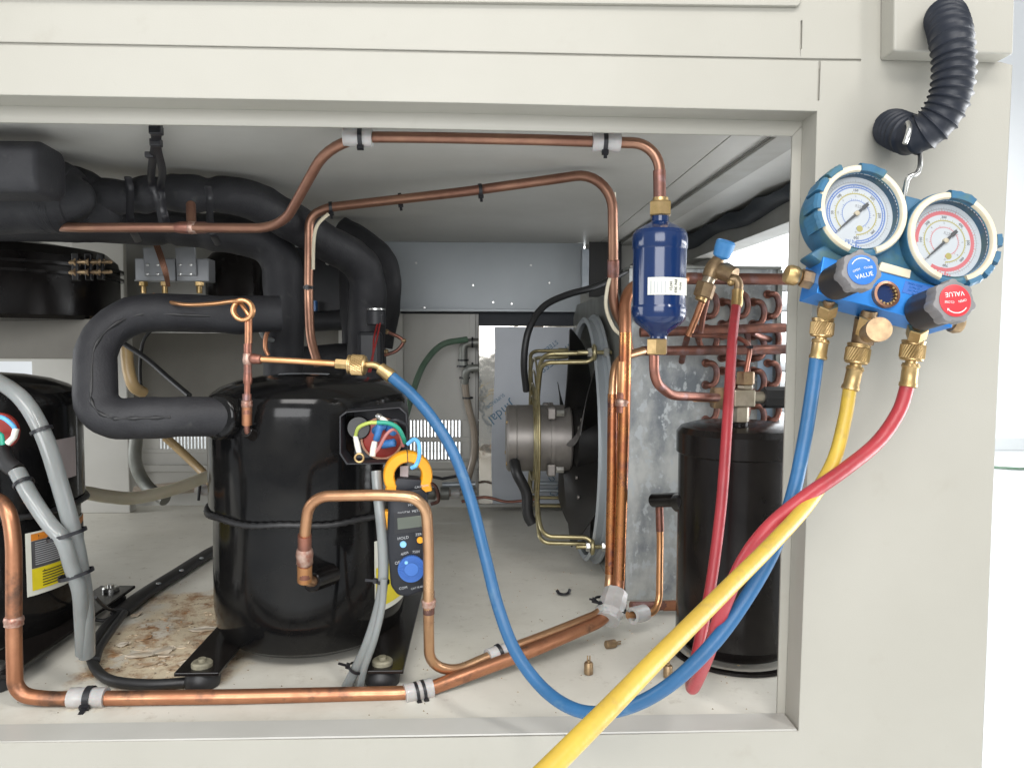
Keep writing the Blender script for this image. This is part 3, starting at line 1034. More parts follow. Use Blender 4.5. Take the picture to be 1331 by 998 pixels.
# ================================================================== LIQUID RECEIVER
YR = .19
rc = V((P(957, 700, YR).x, YR, 0))
rec = thing('liquid_receiver', tuple(rc), 'tall black painted steel receiver cylinder behind the right hand frame', 'receiver')
Rr = .0650
zt_r = P(957, 560, YR - Rr * .6).z
RM = Matrix.Translation(rc)
MB(RM).lathe([(.001, .004), (Rr - .018, .004), (Rr - .006, .010), (Rr, .022), (Rr, zt_r - .030), (Rr + .0025, zt_r - .028), (Rr + .0025, zt_r - .006),
              (Rr - .002, zt_r), (.05, zt_r + .004), (.001, zt_r + .005)], None, 72).build('shell', 'black_paint', rec, 25)
MB(RM).lathe([(Rr - .001, .001), (Rr + .006, .001), (Rr + .006, .004), (Rr - .001, .004)], None, 60, caps=False).build('foot_ring', 'black_paint', rec, 30)
c = V((rc.x + .0, YR, zt_r))
a, b_ = P(850, 650, .26), P(893, 649, .20)
MB().cyl(a, b_, .0085).build('side_stub', 'black_paint', rec, 40)
MB().cyl(P(883, 653, .21), P(893, 652, .19), .0115).build('stub_flange', 'black_paint', rec, 40)
# top: neck, rotary valve block
vc = P(965, 517, .16)
valve = MB()
valve.box((vc.x - .012, vc.y - .010, vc.z - .009), (vc.x + .011, vc.y + .010, vc.z + .009))
vo = valve.build('shutoff_valve', 'nickel', rec, 0, bevel=.0015)
MB().cyl((vc.x - .003, vc.y, zt_r - .001), (vc.x - .003, vc.y, vc.z - .026), .009).build('valve_neck', 'black_paint', vo, 40)
MB().hexn((vc.x - .003, vc.y, vc.z - .026), (vc.x - .003, vc.y, vc.z - .0092), .0105).build('lower_nut', 'nickel', vo, 20)
MB().hexn((vc.x - .033, vc.y, vc.z), (vc.x - .0122, vc.y, vc.z), .0125).build('inlet_nut', 'brass_dark', vo, 20)
MB().cyl((vc.x + .0112, vc.y, vc.z), (vc.x + .024, vc.y, vc.z + .0005), .0065).build('valve_stem', 'nickel', vo, 40)
MB().hexn((vc.x + .022, vc.y, vc.z + .0005), (vc.x + .055, vc.y, vc.z + .0005), .0115, 8).build('valve_cap', 'rubber', vo, 30)
MB().hexn((vc.x + .003, vc.y, vc.z + .0092), (vc.x + .003, vc.y, vc.z + .014), .0085).build('upper_collar', 'nickel', vo, 20)
MB().hexn((vc.x + .003, vc.y, vc.z + .014), (vc.x + .003, vc.y, vc.z + .028), .0098).build('upper_nut', 'brass_dark', vo, 20)
capt = [V((vc.x + .003, vc.y, vc.z + .027)), P(975, 455, .165), P(972, 446, .17), P(962, 440, .18), P(930, 437, .22), P(900, 436, .24)]
MB().tube(fillet(capt, .012), .0026, 10).build('capillary_tube', 'copper_dark', vo, 60)
tie(vo, P(974, 451, .165), (0, 0, 1), .003, tail=.004)

# small copper riser from the receiver stub
rs = thing('copper_riser', tuple(P(858, 790, .26)), 'thin copper tube running from the black stub down to the floor pipe', 'copper pipe')
pts = PP([(857, 655, .262), (858, 700, .262), (857, 780, .255), (850, 797, .245), (815, 799, .235)])
MB().tube(fillet(pts, .012), .0042, 14).build('tube', 'copper_bright', rs, 60)
MB().tube([P(857, 658, .262), P(858, 690, .262)], .0049, 14).build('brazed_section', 'copper_dark', rs, 60)
MB().lathe([(.0058, 0), (.0098, .0), (.0098, .022), (.0058, .022), (.0058, 0)], frame_from(P(826, 799, .233) - P(838, 796, .243), P(838, 796, .243)), 24, caps=False).build('white_foam_sleeve', 'clear', rs, 40)

# ================================================================== COMPRESSORS
def compressor(cx, cy, label, main):
    cmp_ = thing('compressor', (cx, cy, 0), label, 'compressor', 'black welded shell compressors on the bay floor')
    T = Matrix.Translation((cx, cy, 0))
    r = .1125
    mb = MB(T)
    prof = [(.001, .008), (.075, .008), (.090, .010), (.100, .017), (.106, .029), (.1085, .050), (.1085, .090), (.1075, .152), (.1080, .156), (.1115, .160), (.1125, .166), (.1125, .270),
            (.1115, .281), (.108, .288), (.098, .295), (.080, .302), (.055, .307), (.03, .3095), (.001, .310)]
    mb.lathe(prof, None, 96)
    o = mb.build('shell', 'black_gloss', cmp_, 28)
    # crankcase heater: braided band
    n = 150
    pts = [T @ V((.1135 * math.cos(2 * math.pi * k / n), .1135 * math.sin(2 * math.pi * k / n), .158 + .0012 * math.sin(k * .35))) for k in range(n)]
    MB().tube(pts, .0034, 8, closed=True, rfun=lambda i, n_: 1.0 + .14 * ((i % 2) * 2 - 1)).build('heater_band', 'rubber', cmp_, 60)
    # base plates with rubber grommets
    bp_ = MB(T)
    bp_.box((-.104, -.146, .016), (-.060, .13, .020))
    bp_.box((.076, -.146, .016), (.122, .13, .020))
    bp_.box((-.0605, -.05, .0155), (.0605, .06, .0195))
    b0 = bp_.build('base_plate', 'black_paint', cmp_, 0, bevel=.001)
    for sx in (-1, 1):
        for sy_ in (-.130, .11):
            c = V((-.082 if sx < 0 else .099, sy_, -.002))
            g = MB(T).lathe([(.012, .0005), (.017, .003), (.018, .010), (.014, .0175)], Matrix.Translation(c), 24).build('rubber_mount', 'rubber', cmp_, 40)
            MB(T).lathe([(.009, .0202), (.0105, .0215), (.0105, .0255), (.009, .027), (.004, .027), (.004, .030), (.001, .030)], Matrix.Translation(c), 24).build('mount_washer', 'washer_old' if main else 'steel', g, 30)
    return cmp_, T


YK = .25
ck = P(405, 700, YK)
k1, T1 = compressor(ck.x, YK, 'glossy black welded compressor in the middle with the clamp meter hanging on its front', True)
# embossed line and weld points on shell
# --- terminal box of the main compressor
YT = .125
def tpoly(pts, Y, t, name, m, parent, bevel=.001):
    return MB().slab([P(x, y, Y) for x, y in pts], (0, t, 0)).build(name, m, parent, 30, bevel=bevel)
tb = MB()
tbx = [(441, 541), (449, 535), (520, 529), (529, 537), (531, 590), (522, 603), (450, 604), (441, 590)]
q = [P(x, y, YT) for x, y in tbx]
cc = sum(q, V((0, 0, 0))) / len(q)
inn = [cc + (p - cc) * .95 for p in q]
n = len(q)
bk = [p + V((-.006, .075, 0)) for p in q]
ib = [p + V((0, .034, 0)) for p in inn]
vs = q + inn + ib + bk
fs = []
for i in range(n):
    j = (i + 1) % n
    fs += [(i, j, j + n, i + n), (i + n, j + n, j + 2 * n, i + 2 * n), (j, i, i + 3 * n, j + 3 * n)]
fs.append(tuple(range(2 * n, 3 * n)))
fs.append(tuple(range(3 * n, 4 * n)))
tbo = tb.add(vs, fs).build('terminal_box', 'plastic_black', k1, 30, bevel=.0006)
MB().lathe([(.021, 0), (.021, .003), (.017, .004), (.001, .004)], face_frame(P(497, 569, YT + .030), (0, -1, 0)), 32).build('terminal_plate', 'red_seal', tbo, 40)
MB().lathe([(.020, 0), (.0222, 0), (.0222, .005), (.020, .005)], face_frame(P(497, 569, YT + .0295), (0, -1, 0)), 32, caps=False).build('plate_rim', 'copper_brown', tbo, 40)
MB().cyl(P(466, 556, YT + .036), P(466, 556, YT + .022), .012).build('cable_knockout', 'black_gloss', tbo, 40)
for a, b_, r in (((488, 560, .135), (497, 553, .12), .0045), ((489, 572, .12), (495, 552, .115), .0035), ((496, 578, .128), (513, 575, .122), .0042), ((504, 556, .13), (512, 562, .12), .004)):
    MB().cyl(P(*a), P(*b_), r, seg=14).build('spade_sleeve', 'blue_term', tbo, 50)
wires = [('wire_yg', [(462, 567, .115), (466, 556, .108), (478, 550, .105), (490, 549, .105)], .0019),
         ('wire_green', [(490, 549, .105), (505, 550, .105), (517, 556, .107), (524, 568, .112), (526, 575, .118)], .0022),
         ('wire_pink', [(484, 592, .108), (492, 583, .106), (502, 565, .105), (512, 558, .108), (520, 565, .114), (524, 580, .12)], .0017),
         ('plastic_black', [(504, 548, .112), (515, 546, .11), (527, 552, .115)], .0018)]
for mname, pts, r in wires:
    MB().tube(spline(PP(pts), 8), r, 8).build('wire', mname, tbo, 60)
for a, b_, r, m_ in (((462, 567, .115), (467, 590, .108), .0030, 'wire_white'), ((487, 574, .110), (484, 593, .106), .0034, 'wire_white'), ((495, 543, .112), (503, 549, .110), .0028, 'wire_white'),
                     ((490, 540, .114), (495, 543, .112), .0034, 'steel')):
    MB().tube([P(*a), (P(*a) + P(*b_)) / 2, P(*b_)], [r * .8, r, r * .85], 12).build('lug_sleeve', m_, tbo, 50)
ring = [P(467, 595, .106) + V((.0042 * math.cos(t), 0, .0042 * math.sin(t))) for t in [2 * math.pi * j / 20 for j in range(20)]]
MB().tube(ring, .0012, 8, closed=True).build('ring_lug', 'brass', tbo, 60)
# oil / service bosses and rating label low on the right
def shell_patch(cx, cy, r, a0, a1, z0, z1, name, m, parent, off=.0006, tilt=0):
    vs, fs = [], []
    nn = 16
    for i in range(nn + 1):
        a = a0 + (a1 - a0) * i / nn
        for z in (z0, z1):
            vs.append((cx + (r + off) * math.sin(a), cy - (r + off) * math.cos(a), z + tilt * (i / nn - .5)))
    for i in range(nn):
        fs.append((2 * i, 2 * i + 2, 2 * i + 3, 2 * i + 1))
    nv = len(vs)
    vs2 = [(cx + (x - cx) * 1.003, cy + (y - cy) * 1.003, z) for x, y, z in vs]
    fs += [tuple(q_ + nv for q_ in reversed(f)) for f in fs]
    return MB().add(vs + vs2, fs).build(name, m, parent, 60)
lb = shell_patch(ck.x, YK, .1078, R(50), R(84), .050, .13, 'rating_label', 'label', k1)
shell_patch(ck.x, YK, .1078, R(51), R(83), .056, .10, 'label_band', 'label_yellow', lb, .0012)
# bright strip added as the highlight on the dome
dm = MB()
vs, fs = [], []
for i in range(9):
    for j in range(2):
        x = -.028 + .056 * i / 8
        y = -.035 + .012 * j
        rr = math.hypot(x, y)
        vs.append((ck.x + x, YK + y, .3094 - .35 * max(0, rr - .03) ** 1.0 * .28))
for i in range(8):
    fs.append((2 * i, 2 * i + 2, 2 * i + 3, 2 * i + 1))
dm.add([(a, b_, c + .0016) for a, b_, c in vs], fs).build('dome_highlight', 'galv', k1, 40)
# suction collar ring
# --- second compressor
k2x = P(-32, 700, YK).x
k2, T2 = compressor(k2x, YK, 'black compressor cut by the left edge with an orange, grey and yellow warning label', False)
l2 = shell_patch(k2x, YK, .1078, R(57), R(118), .068, .138, 'warning_label', 'label', k2, .0006)
shell_patch(k2x, YK, .1078, R(60), R(118), .1285, .136, 'label_orange_band', 'label_orange', l2, .0012)
shell_patch(k2x, YK, .1078, R(60), R(118), .098, .128, 'label_grey_band', 'label_fine', l2, .0012)
shell_patch(k2x, YK, .1078, R(60), R(118), .0735, .0975, 'label_yellow_band', 'label_yellow', l2, .0012)
for i in range(11):
    zz = .1015 + i * .0024
    shell_patch(k2x, YK, .1078, R(62), R(92 if i % 3 else 82), zz, zz + .0009, 'print_line', 'grey_print', l2, .0017)
for i in range(6):
    zz = .0765 + i * .0031
    shell_patch(k2x, YK, .1078, R(66), R(90 - 7 * (i % 2)), zz, zz + .0010, 'print_line', 'black_print', l2, .0017)
for a_, z_ in ((67, .0925), (64, .1322)):
    aa = R(a_)
    nrm = V((math.sin(aa), -math.cos(aa), 0))
    text('warning_mark', '▲' if False else '!', face_frame(V((k2x, YK, z_)) + nrm * .1105, nrm), .006, 'black_print', l2)
shell_patch(k2x, YK, .1125, R(70), R(93), .190, .236, 'rating_label', 'label_pink', k2, .0006)
tb2 = MB().box((k2x - .02, .12, .195), (k2x + .058, .19, .262)).build('terminal_box', 'black_gloss', k2, 30, bevel=.003)
MB().lathe([(.018, 0), (.018, .004), (.001, .004)], face_frame(P(2, 560, .118), (0, -1, 0)), 32).build('terminal_plate', 'red_seal', tb2, 40)
MB().tube(spline(PP([(-12, 541, .105), (4, 543, .10), (16, 552, .10), (20, 558, .102)]), 8), .0022, 8).build('wire', 'wire_blue', tb2, 60)
MB().tube(PP([(21, 557, .102), (18, 568, .10), (10, 576, .10)]), .003, 10).build('lug_sleeve', 'wire_white', tb2, 60)
MB().tube(PP([(-6, 560, .105), (2, 566, .10), (4, 578, .10)]), .0024, 10).build('wire', 'wire_green', tb2, 60)
MB().tube(spline(PP([(2, 580, .115), (8, 600, .105), (22, 612, .10)]), 6), .008, 12).build('cable_boot', 'rubber', tb2, 60)

# ================================================================== PIPES
def copper_run(name, label, pts, rad, r, m, seg=18, **kw):
    q = PP(pts)
    o = thing(name, tuple(min(q, key=lambda p: p.z)), label, 'copper pipe')
    path = fillet(q, rad, 9)
    MB().tube(path, r, seg, **kw).build('tube', m, o, 60)
    return o, path


def band(parent, a, b_, r, m, name):
    return MB().tube([P(*a), P(*b_)], r, 18).build(name, m, parent, 60)


def joint(parent, a, b_, r, m='solder', name='brazed_joint'):
    a, b_ = P(*a), P(*b_)
    d = (b_ - a)
    pts = [a, a + d * .15, a + d * .4, a + d * .7, b_ - d * .08, b_]
    if m == 'solder':
        MB().tube([a - d * .8, a + d * .5, b_ + d * .8], r * .93, 18).build('heat_mark', 'copper_dark', parent, 60)
    return MB().tube(pts, [r * .92, r * 1.12, r * 1.2, r * 1.1, r * 1.14, r * .95], 18).build(name, m, parent, 60)


def sleeve(parent, a, b_, r, m='clear'):
    a, b_ = P(*a), P(*b_)
    n = 10
    rg = random.Random(int(a.x * 1e4))
    pts = [a + (b_ - a) * i / n for i in range(n + 1)]
    return MB().tube(pts, [r * rg.uniform(.94, 1.04) for _ in pts], 20).build('clear_sleeve', m, parent, 60)


# upper liquid line
o, _ = copper_run('copper_pipe', 'long copper pipe from the foam bundle up under the ceiling to the blue drier',
    [(76, 295, .197), (96, 296, .185), (245, 296, .18), (366, 297, .16), (432, 178, .07), (560, 179, .066), (700, 182, .063), (857, 187, .06), (858, 258, .06)], [.02, .02, .03, .04, .02, .02, .032], .0050, 'copper_brown')
o2 = o
sleeve(o, (447, 178, .068), (484, 179.3, .067), .0085)
tie(o, P(469, 178.5, .067), (1, 0, 0), .0087, .004, tail=.002)
sleeve(o, (770, 184, .06), (806, 185.5, .06), .0088)
tie(o, P(786, 184.5, .06), (1, 0, 0), .009, .004, tail=.006)
joint(o, (244, 296, .18), (256, 296, .18), .0058)
band(o, (248, 266, .205), (249, 294, .18), .0050, 'copper_brown', 'tee_branch')
joint(o, (228, 296, .18), (270, 296, .18), .0055, 'copper_dark', 'tee_body')
band(o, (857, 222, .06), (857.5, 257, .06), .0058, 'copper_dark', 'stained_section')

# filter drier
YD = .06
dc = P(857, 360, YD)
dr = thing('filter_drier', tuple(P(857, 466, YD)), 'glossy dark blue filter drier canister hanging upright between brass nuts', 'filter drier')
zz = lambda y: P(857, y, YD).z
xx = P(857, 360, YD).x
def dl(prof, name, m, sm=30, seg=56):
    pr = [(S(w_ / 2, YD), zz(y)) for w_, y in prof]
    return MB(Matrix.Translation((xx, YD, 0))).lathe(pr, None, seg).build(name, m, dr, sm)
dl([(18, 462), (22, 460), (22, 437), (26, 434), (34, 430), (56, 422), (65, 417), (70, 412), (71.5, 406), (71, 400), (68.5, 397), (69, 325), (71, 322), (71.5, 311), (70, 305), (64, 300), (42, 293.5), (27, 290), (22, 288),
    (22, 285), (22, 281), (19, 280)], 'canister', 'drier', 18)
MB().hexn(V((xx, YD, zz(281))), V((xx, YD, zz(262))), S(15, YD), 6, .3).build('flare_nut', 'brass', dr, 20)
MB().cyl(V((xx, YD, zz(263))), V((xx, YD, zz(257))), S(10, YD)).build('flare_nut_neck', 'brass', dr, 40)
MB().hexn(V((xx - .001, YD, zz(461))), V((xx - .001, YD, zz(440))), S(14, YD), 6, .2).build('flare_nut', 'brass', dr, 20)
# label
def patch(cx, cy, r, a0, a1, z0, z1, name, m, parent, off):
    return shell_patch(cx, cy, r, a0, a1, z0, z1, name, m, parent, off)
rd = S(34.5, YD)
lbd = patch(xx, YD, rd, R(-37), R(72), zz(385), zz(363), 'label', 'label', dr, .0004)
for i, a_ in enumerate((-31, -24, -17, -9, -2)):
    hh = (.0088, .0080, .0074, .0080, .0078)[i]
    z_c = (zz(385) + zz(363)) / 2
    patch(xx, YD, rd, R(a_), R(a_ + 2.6), z_c - hh * .8, z_c + hh * .55, 'print_line', 'grey_print', lbd, .0008)
for body, a_, sz in (('PN 303', 22, .0040), ('34721', 11, .0036), ('H/No', 35, .0032)):
    aa = R(a_)
    nrm = V((math.sin(aa), -math.cos(aa), 0))
    text('label_text', body, face_frame(V((xx, YD, (zz(385) + zz(363)) / 2)) + nrm * (rd + .0009), nrm) @ Matrix.Rotation(R(-90), 4, 'Z'), sz, 'black_print', lbd)
# drier outlet pipe
o, _ = copper_run('copper_pipe', 'short stained copper bend from the drier bottom to the receiver valve', [(850, 455, .06), (850, 495, .06), (872, 514, .09), (935, 517, .155)], [.014, .012], .0046, 'copper_dark')
band(o, (903, 516, .123), (932, 517, .153), .0049, 'copper_bright', 'clean_section')
# second line and risers beside the condenser
o, _ = copper_run('copper_pipe', 'dark copper pipe rising beside the condenser and sloping left under the ceiling',
    [(818, 455, .27), (812, 425, .27), (797, 400, .25), (797, 330, .235), (796, 222, .215), (700, 236, .25), (600, 250, .27), (425, 270, .33), (402, 282, .335), (401, 380, .34), (403, 440, .34), (414, 475, .33)],
    [.02, .03, .02, .05, .02, .02, .03, .03, .02, .02], .0058, 'copper_brown')
riser_b3 = o
band(o, (797, 338, .235), (797, 360, .24), .0070, 'copper_dark', 'stained_section')
for (x, y, Y_) in ((430, 270, .328), (520, 259, .300), (624, 247, .260)):
    tie(o, P(x, y, Y_), (1, .1, .1), .0066, .004, tail=.007)
tie(o, P(401, 374, .34), (0, 0, 1), .0066, .004, tail=.004)
MB().tube(spline(PP([(798, 250, .225), (801, 330, .235), (790, 372, .24), (788, 400, .245), (797, 425, .25), (808, 436, .25)]), 6), .0022, 8).build('capillary', 'cream_ring', o, 60)
MB().tube(spline(PP([(407, 350, .335), (408, 312, .325), (413, 292, .32), (427, 278, .32)]), 6), .0022, 8).build('capillary', 'cream_ring', o, 60)
ob1, _ = copper_run('copper_pipe', 'bright stained copper riser nearest the galvanised plate, joining the upper header pipe',
    [(893, 362, .30), (840, 363, .27), (812, 380, .25), (813, 430, .235), (812, 500, .235), (808, 640, .235), (804, 762, .232), (802, 780, .225), (783, 806, .205), (690, 846, .147), (600, 879, .105), (545, 900, .088), (300, 905, .08), (60, 908, .08), (20, 902, .08), (18, 830, .08), (18, 700, .08), (10, 655, .085), (-30, 640, .11)],
    [.03, .03, .02, .02, .02, .015, .012, .02, .02, .02, .03, .02, .02, .042, .02, .03, .03], .0070, 'copper')
for i, (a, b_) in enumerate((((811, 470, .2355), (810, 512, .2355)),)):
    band(ob1, a, b_, .0074, 'copper_bright', 'clean_section')
joint(ob1, (809, 518, .235), (808.5, 528, .235), .0074)
joint(ob1, (18, 800, .08), (18, 813, .08), .0074)
band(ob1, (801, 560, .2352), (800.5, 561, .2352), .0001, 'copper', 'stain_mark') if False else None
sleeve(ob1, (91, 906.5, .08), (138, 906, .08), .0096)
tie(ob1, P(117, 906, .08), (1, 0, 0), .0100, .006, tail=.014, tdir=(0, -.9, -.4))
sleeve(ob1, (526, 902.3, .0845), (562, 893.5, .0935), .0098)
tie(ob1, P(541, 900.6, .0873), (1, .35, .1), .0102, .003, tail=.010, tdir=(0, -.9, -.4))
tie(ob1, P(550, 898, .0897), (1, .35, .1), .0102, .003, tail=.010, tdir=(0, -.9, -.4))
ob2, _ = copper_run('copper_pipe', 'copper pipe looping over the compressor front and running beside the condenser riser',
    [(836, 456, .29), (800, 466, .26), (796, 510, .245), (795, 620, .243), (792, 765, .24), (782, 796, .215), (715, 823, .174), (640, 851, .137), (590, 873, .112), (558, 862, .098), (557, 800, .085), (557, 700, .065), (553, 647, .058), (500, 643, .058), (403, 645, .068), (396, 690, .08), (396, 756, .1), (425, 754, .14)],
    [.03, .02, .02, .02, .014, .03, .02, .02, .035, .02, .02, .035, .02, .036, .02, .012], .0053, 'copper_gold')
joint(ob2, (557.3, 777, .082), (557.3, 788, .083), .0060)
joint(ob2, (396, 712, .086), (396, 733, .092), .0070)
band(ob2, (396, 733, .092), (396, 754, .1), .0072, 'copper_bright', 'elbow_socket')
MB().cyl(P(404, 756, .115), P(432, 746, .15), .0105).build('discharge_stub', 'black_paint', ob2, 40)
sleeve(ob2, (634, 853, .134), (656, 845, .145), .0078)
tie(ob2, P(649, 847.5, .1415), (1, .5, .3), .0082, .004, tail=.006)
wrap = MB()
for (a, b_, r) in (((786, 800, .21), (803, 782, .228), .0135), ((800, 770, .232), (790, 806, .205), .0145)):
    pa, pb = P(*a), P(*b_)
    pts = [pa + (pb - pa) * i / 7 for i in range(8)]
    rg = random.Random(5)
    wrap.tube(pts, [r * rg.uniform(.85, 1.12) for _ in pts], 10)
wp = wrap.build('clear_wrap', 'clear', ob2, 30)
tie(ob2, P(797, 788, .218), (.35, 0, 1), .0150, .003, tail=.012, tdir=(-1, -.3, .2))
tie(ob2, P(790, 782, .222), (.2, 0, 1), .0150, .003, tail=.006, tdir=(-1, -.1, .4))

MB().tube(fillet(PP([(813, 432, .235), (812, 500, .235), (808, 640, .235), (804.5, 752, .2325)]), .03), .00725, 18).build('heat_coloured_section', 'copper_riser', ob1, 60)
MB().tube(fillet(PP([(796, 512, .245), (795, 620, .243), (792.5, 745, .2405)]), .03), .00572, 18).build('heat_coloured_section', 'copper_riser', ob2, 60)
MB().tube([P(893, 362, .30), P(905, 362, .30)], .0074, 18).build('end_section', 'copper_dark', ob1, 60)
# service stub of the compressor: riser, tee, flare and capillary
st, _ = copper_run('service_tube', 'stained copper service riser with a tee and capillary coil on the compressor shoulder',
    [(335, 566, .15), (321, 566, .135), (321, 540, .13), (322, 470, .128), (323, 410, .128)], [.008, .01, .02], .0031, 'copper_dark')
band(st, (321, 552, .133), (321, 528, .13), .0050, 'copper', 'socket')
joint(st, (321, 530, .13), (321, 520, .13), .0048)
joint(st, (322, 500, .129), (322, 484, .129), .0038, 'copper_dark')
joint(st, (322, 474, .128), (322, 459, .128), .0042)
band(st, (323, 446, .128), (323, 412, .128), .0037, 'copper', 'reducing_socket')
MB().cyl(P(320, 560, .135), P(334, 568, .15), .0062).build('black_elbow', 'black_paint', st, 40)
cp = PP([(200, 383, .22), (210, 390, .20), (240, 396, .17), (275, 395, .15), (300, 392, .13)])
cp = spline(cp, 6)
cpc = P(315.5, 403, .124)
for j in range(45):
    a = R(118) - 2 * math.pi * 2.0 * j / 44
    cp.append(cpc + V((.0098 * math.cos(a), -.004 + .010 * j / 44, .0098 * math.sin(a))))
cp.append(P(325, 412, .13))
MB().tube(cp, .0022, 10).build('capillary_coil', 'copper_bright', st, 60)
joint(st, (324, 466, .128), (340, 467, .127), .0044, 'copper_dark')
MB().tube([P(322, 466, .128), P(380, 469, .124), P(441, 473, .12)], .0032, 14).build('branch', 'copper_bright', st, 60)
MB().hexn(P(436, 472.5, .12), P(454, 473.5, .119), .0052).build('flare_adaptor', 'brass', st, 20)

# ================================================================== FOAM INSULATED LINES
def foam(name, label, pts, r, rad=.05, m='foam', sp=False, pinch=(), name_end=False, **kw):
    q = PP(pts)
    path = spline(q, 14) if sp else fillet(q, rad, 10)
    o = thing(name, tuple(min(q, key=lambda p: p.z)), label, 'insulated pipe')
    rg = random.Random(len(pts) * 7 + int(abs(q[0].x) * 100))
    # resample evenly
    r0, r1 = r if isinstance(r, tuple) else (r, r)
    r = [r0 + (r1 - r0) * i_ / (len(path) - 1) for i_ in range(len(path))]
    if pinch:
        rad_l = []
        pk = [P(*k_p) for k_p in pinch]
        for p_, rr_ in zip(path, r):
            d_ = min((p_ - k_p).length for k_p in pk)
            rad_l.append(rr_ * (1 - .16 * math.exp(-(d_ / .010) ** 2) - .02))
        r = rad_l
    if name_end:
        tl_ = 0
        r = list(r)
        for i_ in range(len(path) - 1, 0, -1):
            t_ = 1 - tl_ / .030
            if t_ <= 0:
                break
            r[i_] *= max(.05, math.sqrt(max(0, 1 - t_ * t_)))
            tl_ += (path[i_] - path[i_ - 1]).length
    fc_ = MB().tube(path, r, 32, rfun=None, **kw).build('foam_cover', m, o, 60)
    for v_ in fc_.data.vertices:
        q_ = v_.co + V(o.location)
        v_.co += v_.normal * (.0022 * noise.noise(q_ * 28) + .0008 * noise.noise(q_ * 90))
    return o, path


fo, path = foam('insulated_pipe', 'thick black foam covered suction elbow bending back into the compressor',
    [(365, 408, .24), (300, 410, .22), (125, 402, .18), (124, 545, .13), (200, 543, .135), (296, 541, .16)], .0208, [.03, .07, .07, .03])
seam = []
for i, p in enumerate(path[10:-2]):
    t = (path[min(i + 11, len(path) - 1)] - path[i + 9]).normalized()
    inward = V((ck.x - .02, p.y - .5, P(200, 475, .15).z)) - V((p.x, p.y, p.z))
    inward = (inward - t * inward.dot(t)).normalized()
    seam.append(p + inward * .0203)
MB().tube(spline(seam[::2], 3), .0015, 6, rfun=lambda i, n_: 1 + .5 * math.sin(i * 1.3)).build('glued_seam', 'rubber', fo, 60)
pe = P(291, 541, .158)
MB().lathe([(.0205, -.012), (.0235, -.010), (.0250, 0), (.0235, .010), (.02, .012)], frame_from(P(300, 540, .17) - P(280, 541, .15), pe), 32).build('end_collar', 'black_gloss', fo, 50)
foam('insulated_pipe', 'upper black foam pipe tied under the ceiling and curving down on the right',
    [(80, 252, .22), (125, 256, .235), (165, 255, .25), (212, 251, .26), (268, 253, .27), (305, 255, .29), (345, 268, .32), (385, 292, .36), (425, 316, .40), (458, 334, .43), (476, 362, .45), (477, 420, .46), (474, 500, .46)], (.0205, .0275), sp=True, pinch=((167, 255, .25), (271, 253, .27), (209, 251, .26)))[0]
foam('insulated_pipe', 'black foam pipe under the bright copper line turning down behind the coil',
    [(-60, 286, .38), (100, 288, .38), (200, 294, .38), (290, 302, .38), (366, 318, .39), (369, 400, .40), (368, 500, .40)], .0265, [.03, .03, .03, .05, .03], pinch=((222, 296, .38), (262, 299, .38)))
foam('insulated_pipe', 'slim black foam pipe standing behind the curved one',
    [(440, 300, .62), (470, 318, .62), (497, 345, .62), (499, 395, .62), (490, 450, .62)], .026, sp=True)
foam('insulated_pipe', 'wide black foam pipe at far left above the drum lid',
    [(-80, 258, .20), (40, 257, .20), (60, 256.5, .2), (70, 256, .2), (80, 256, .2), (90, 257, .2), (98, 258, .2), (106, 259, .2), (112, 260, .205)], .0385, sp=True, name_end=True)
foam('insulated_pipe', 'short black foam pipe between the wrapped chunk and the tied upper pipe',
    [(60, 250, .22), (104, 250, .235), (120, 264, .24), (124, 284, .25)], .028, [.03, .03])
# wrapped foam chunk: a folded rectangular sheet round the pipe
mb = MB()
ch0 = P(-80, 222, .105)
ch1 = P(68, 224, .105)
pr = [(k_ * .76, l_ * .76) for k_, l_ in [(-.030, -.031), (.020, -.034), (.034, -.024), (.036, .020), (.028, .031), (-.02, .034), (-.036, .024), (-.037, -.02)]]
fr = frame_from(ch1 - ch0, ch0, (0, 0, 1))
mb.prismz(pr, (ch1 - ch0).length, fr)
mb.build('foam_wrap', 'foam', None, 30, bevel=.005, seg=3, label='squarish chunk of black foam wrap, topmost at the far left', cat='foam wrap')
# slack black ties hanging from the ceiling
tk = thing('cable_tie', tuple(P(203, 168, .34)), 'bundle of black cable ties hanging from the ceiling round the foam pipe', 'cable tie')
for k, pts in enumerate(([(200, 160, .055), (202, 185, .09), (198, 212, .14), (197, 236, .205), (205, 262, .215), (213, 300, .235)],
                         [(206, 160, .06), (204, 190, .10), (211, 222, .16), (209, 246, .212), (214, 280, .215), (222, 303, .24)])):
    MB().tube(spline(PP(pts), 6), .0024, 6, sec=(1.6, .5)).build('strap', 'tie', tk, 60)
for (x, y, w_, yy_) in ((203, 186, .005, .09), (195, 202, .004, .12), (203, 170, .0055, .065)):
    c = P(x, y, yy_)
    MB().box(c - V((w_, .004, w_ * .7)), c + V((w_, .004, w_ * .7))).build('tie_head', 'tie', tk, 0, bevel=.001)
for (x, y0, y1, nm) in ((168, 228, 312, 'left'), (272, 240, 316, 'right')):
    a = P(x - 2, y0 + 2, .215)
    t_ = thing('cable_tie', tuple(P(x, y1, .33)), 'black cable tie strapping the foam pipe to the copper line, %s of the tee' % nm, 'cable tie')
    MB().tube(spline([a, P(x + 1, y0 + 20, .222), P(x + 1, y1 - 30, .21), P(x + 5, y1 - 12, .19), P(x + 12, y1 + 2, .24)], 6), .0026, 6, sec=(1.5, .5)).build('strap', 'tie', t_, 60)

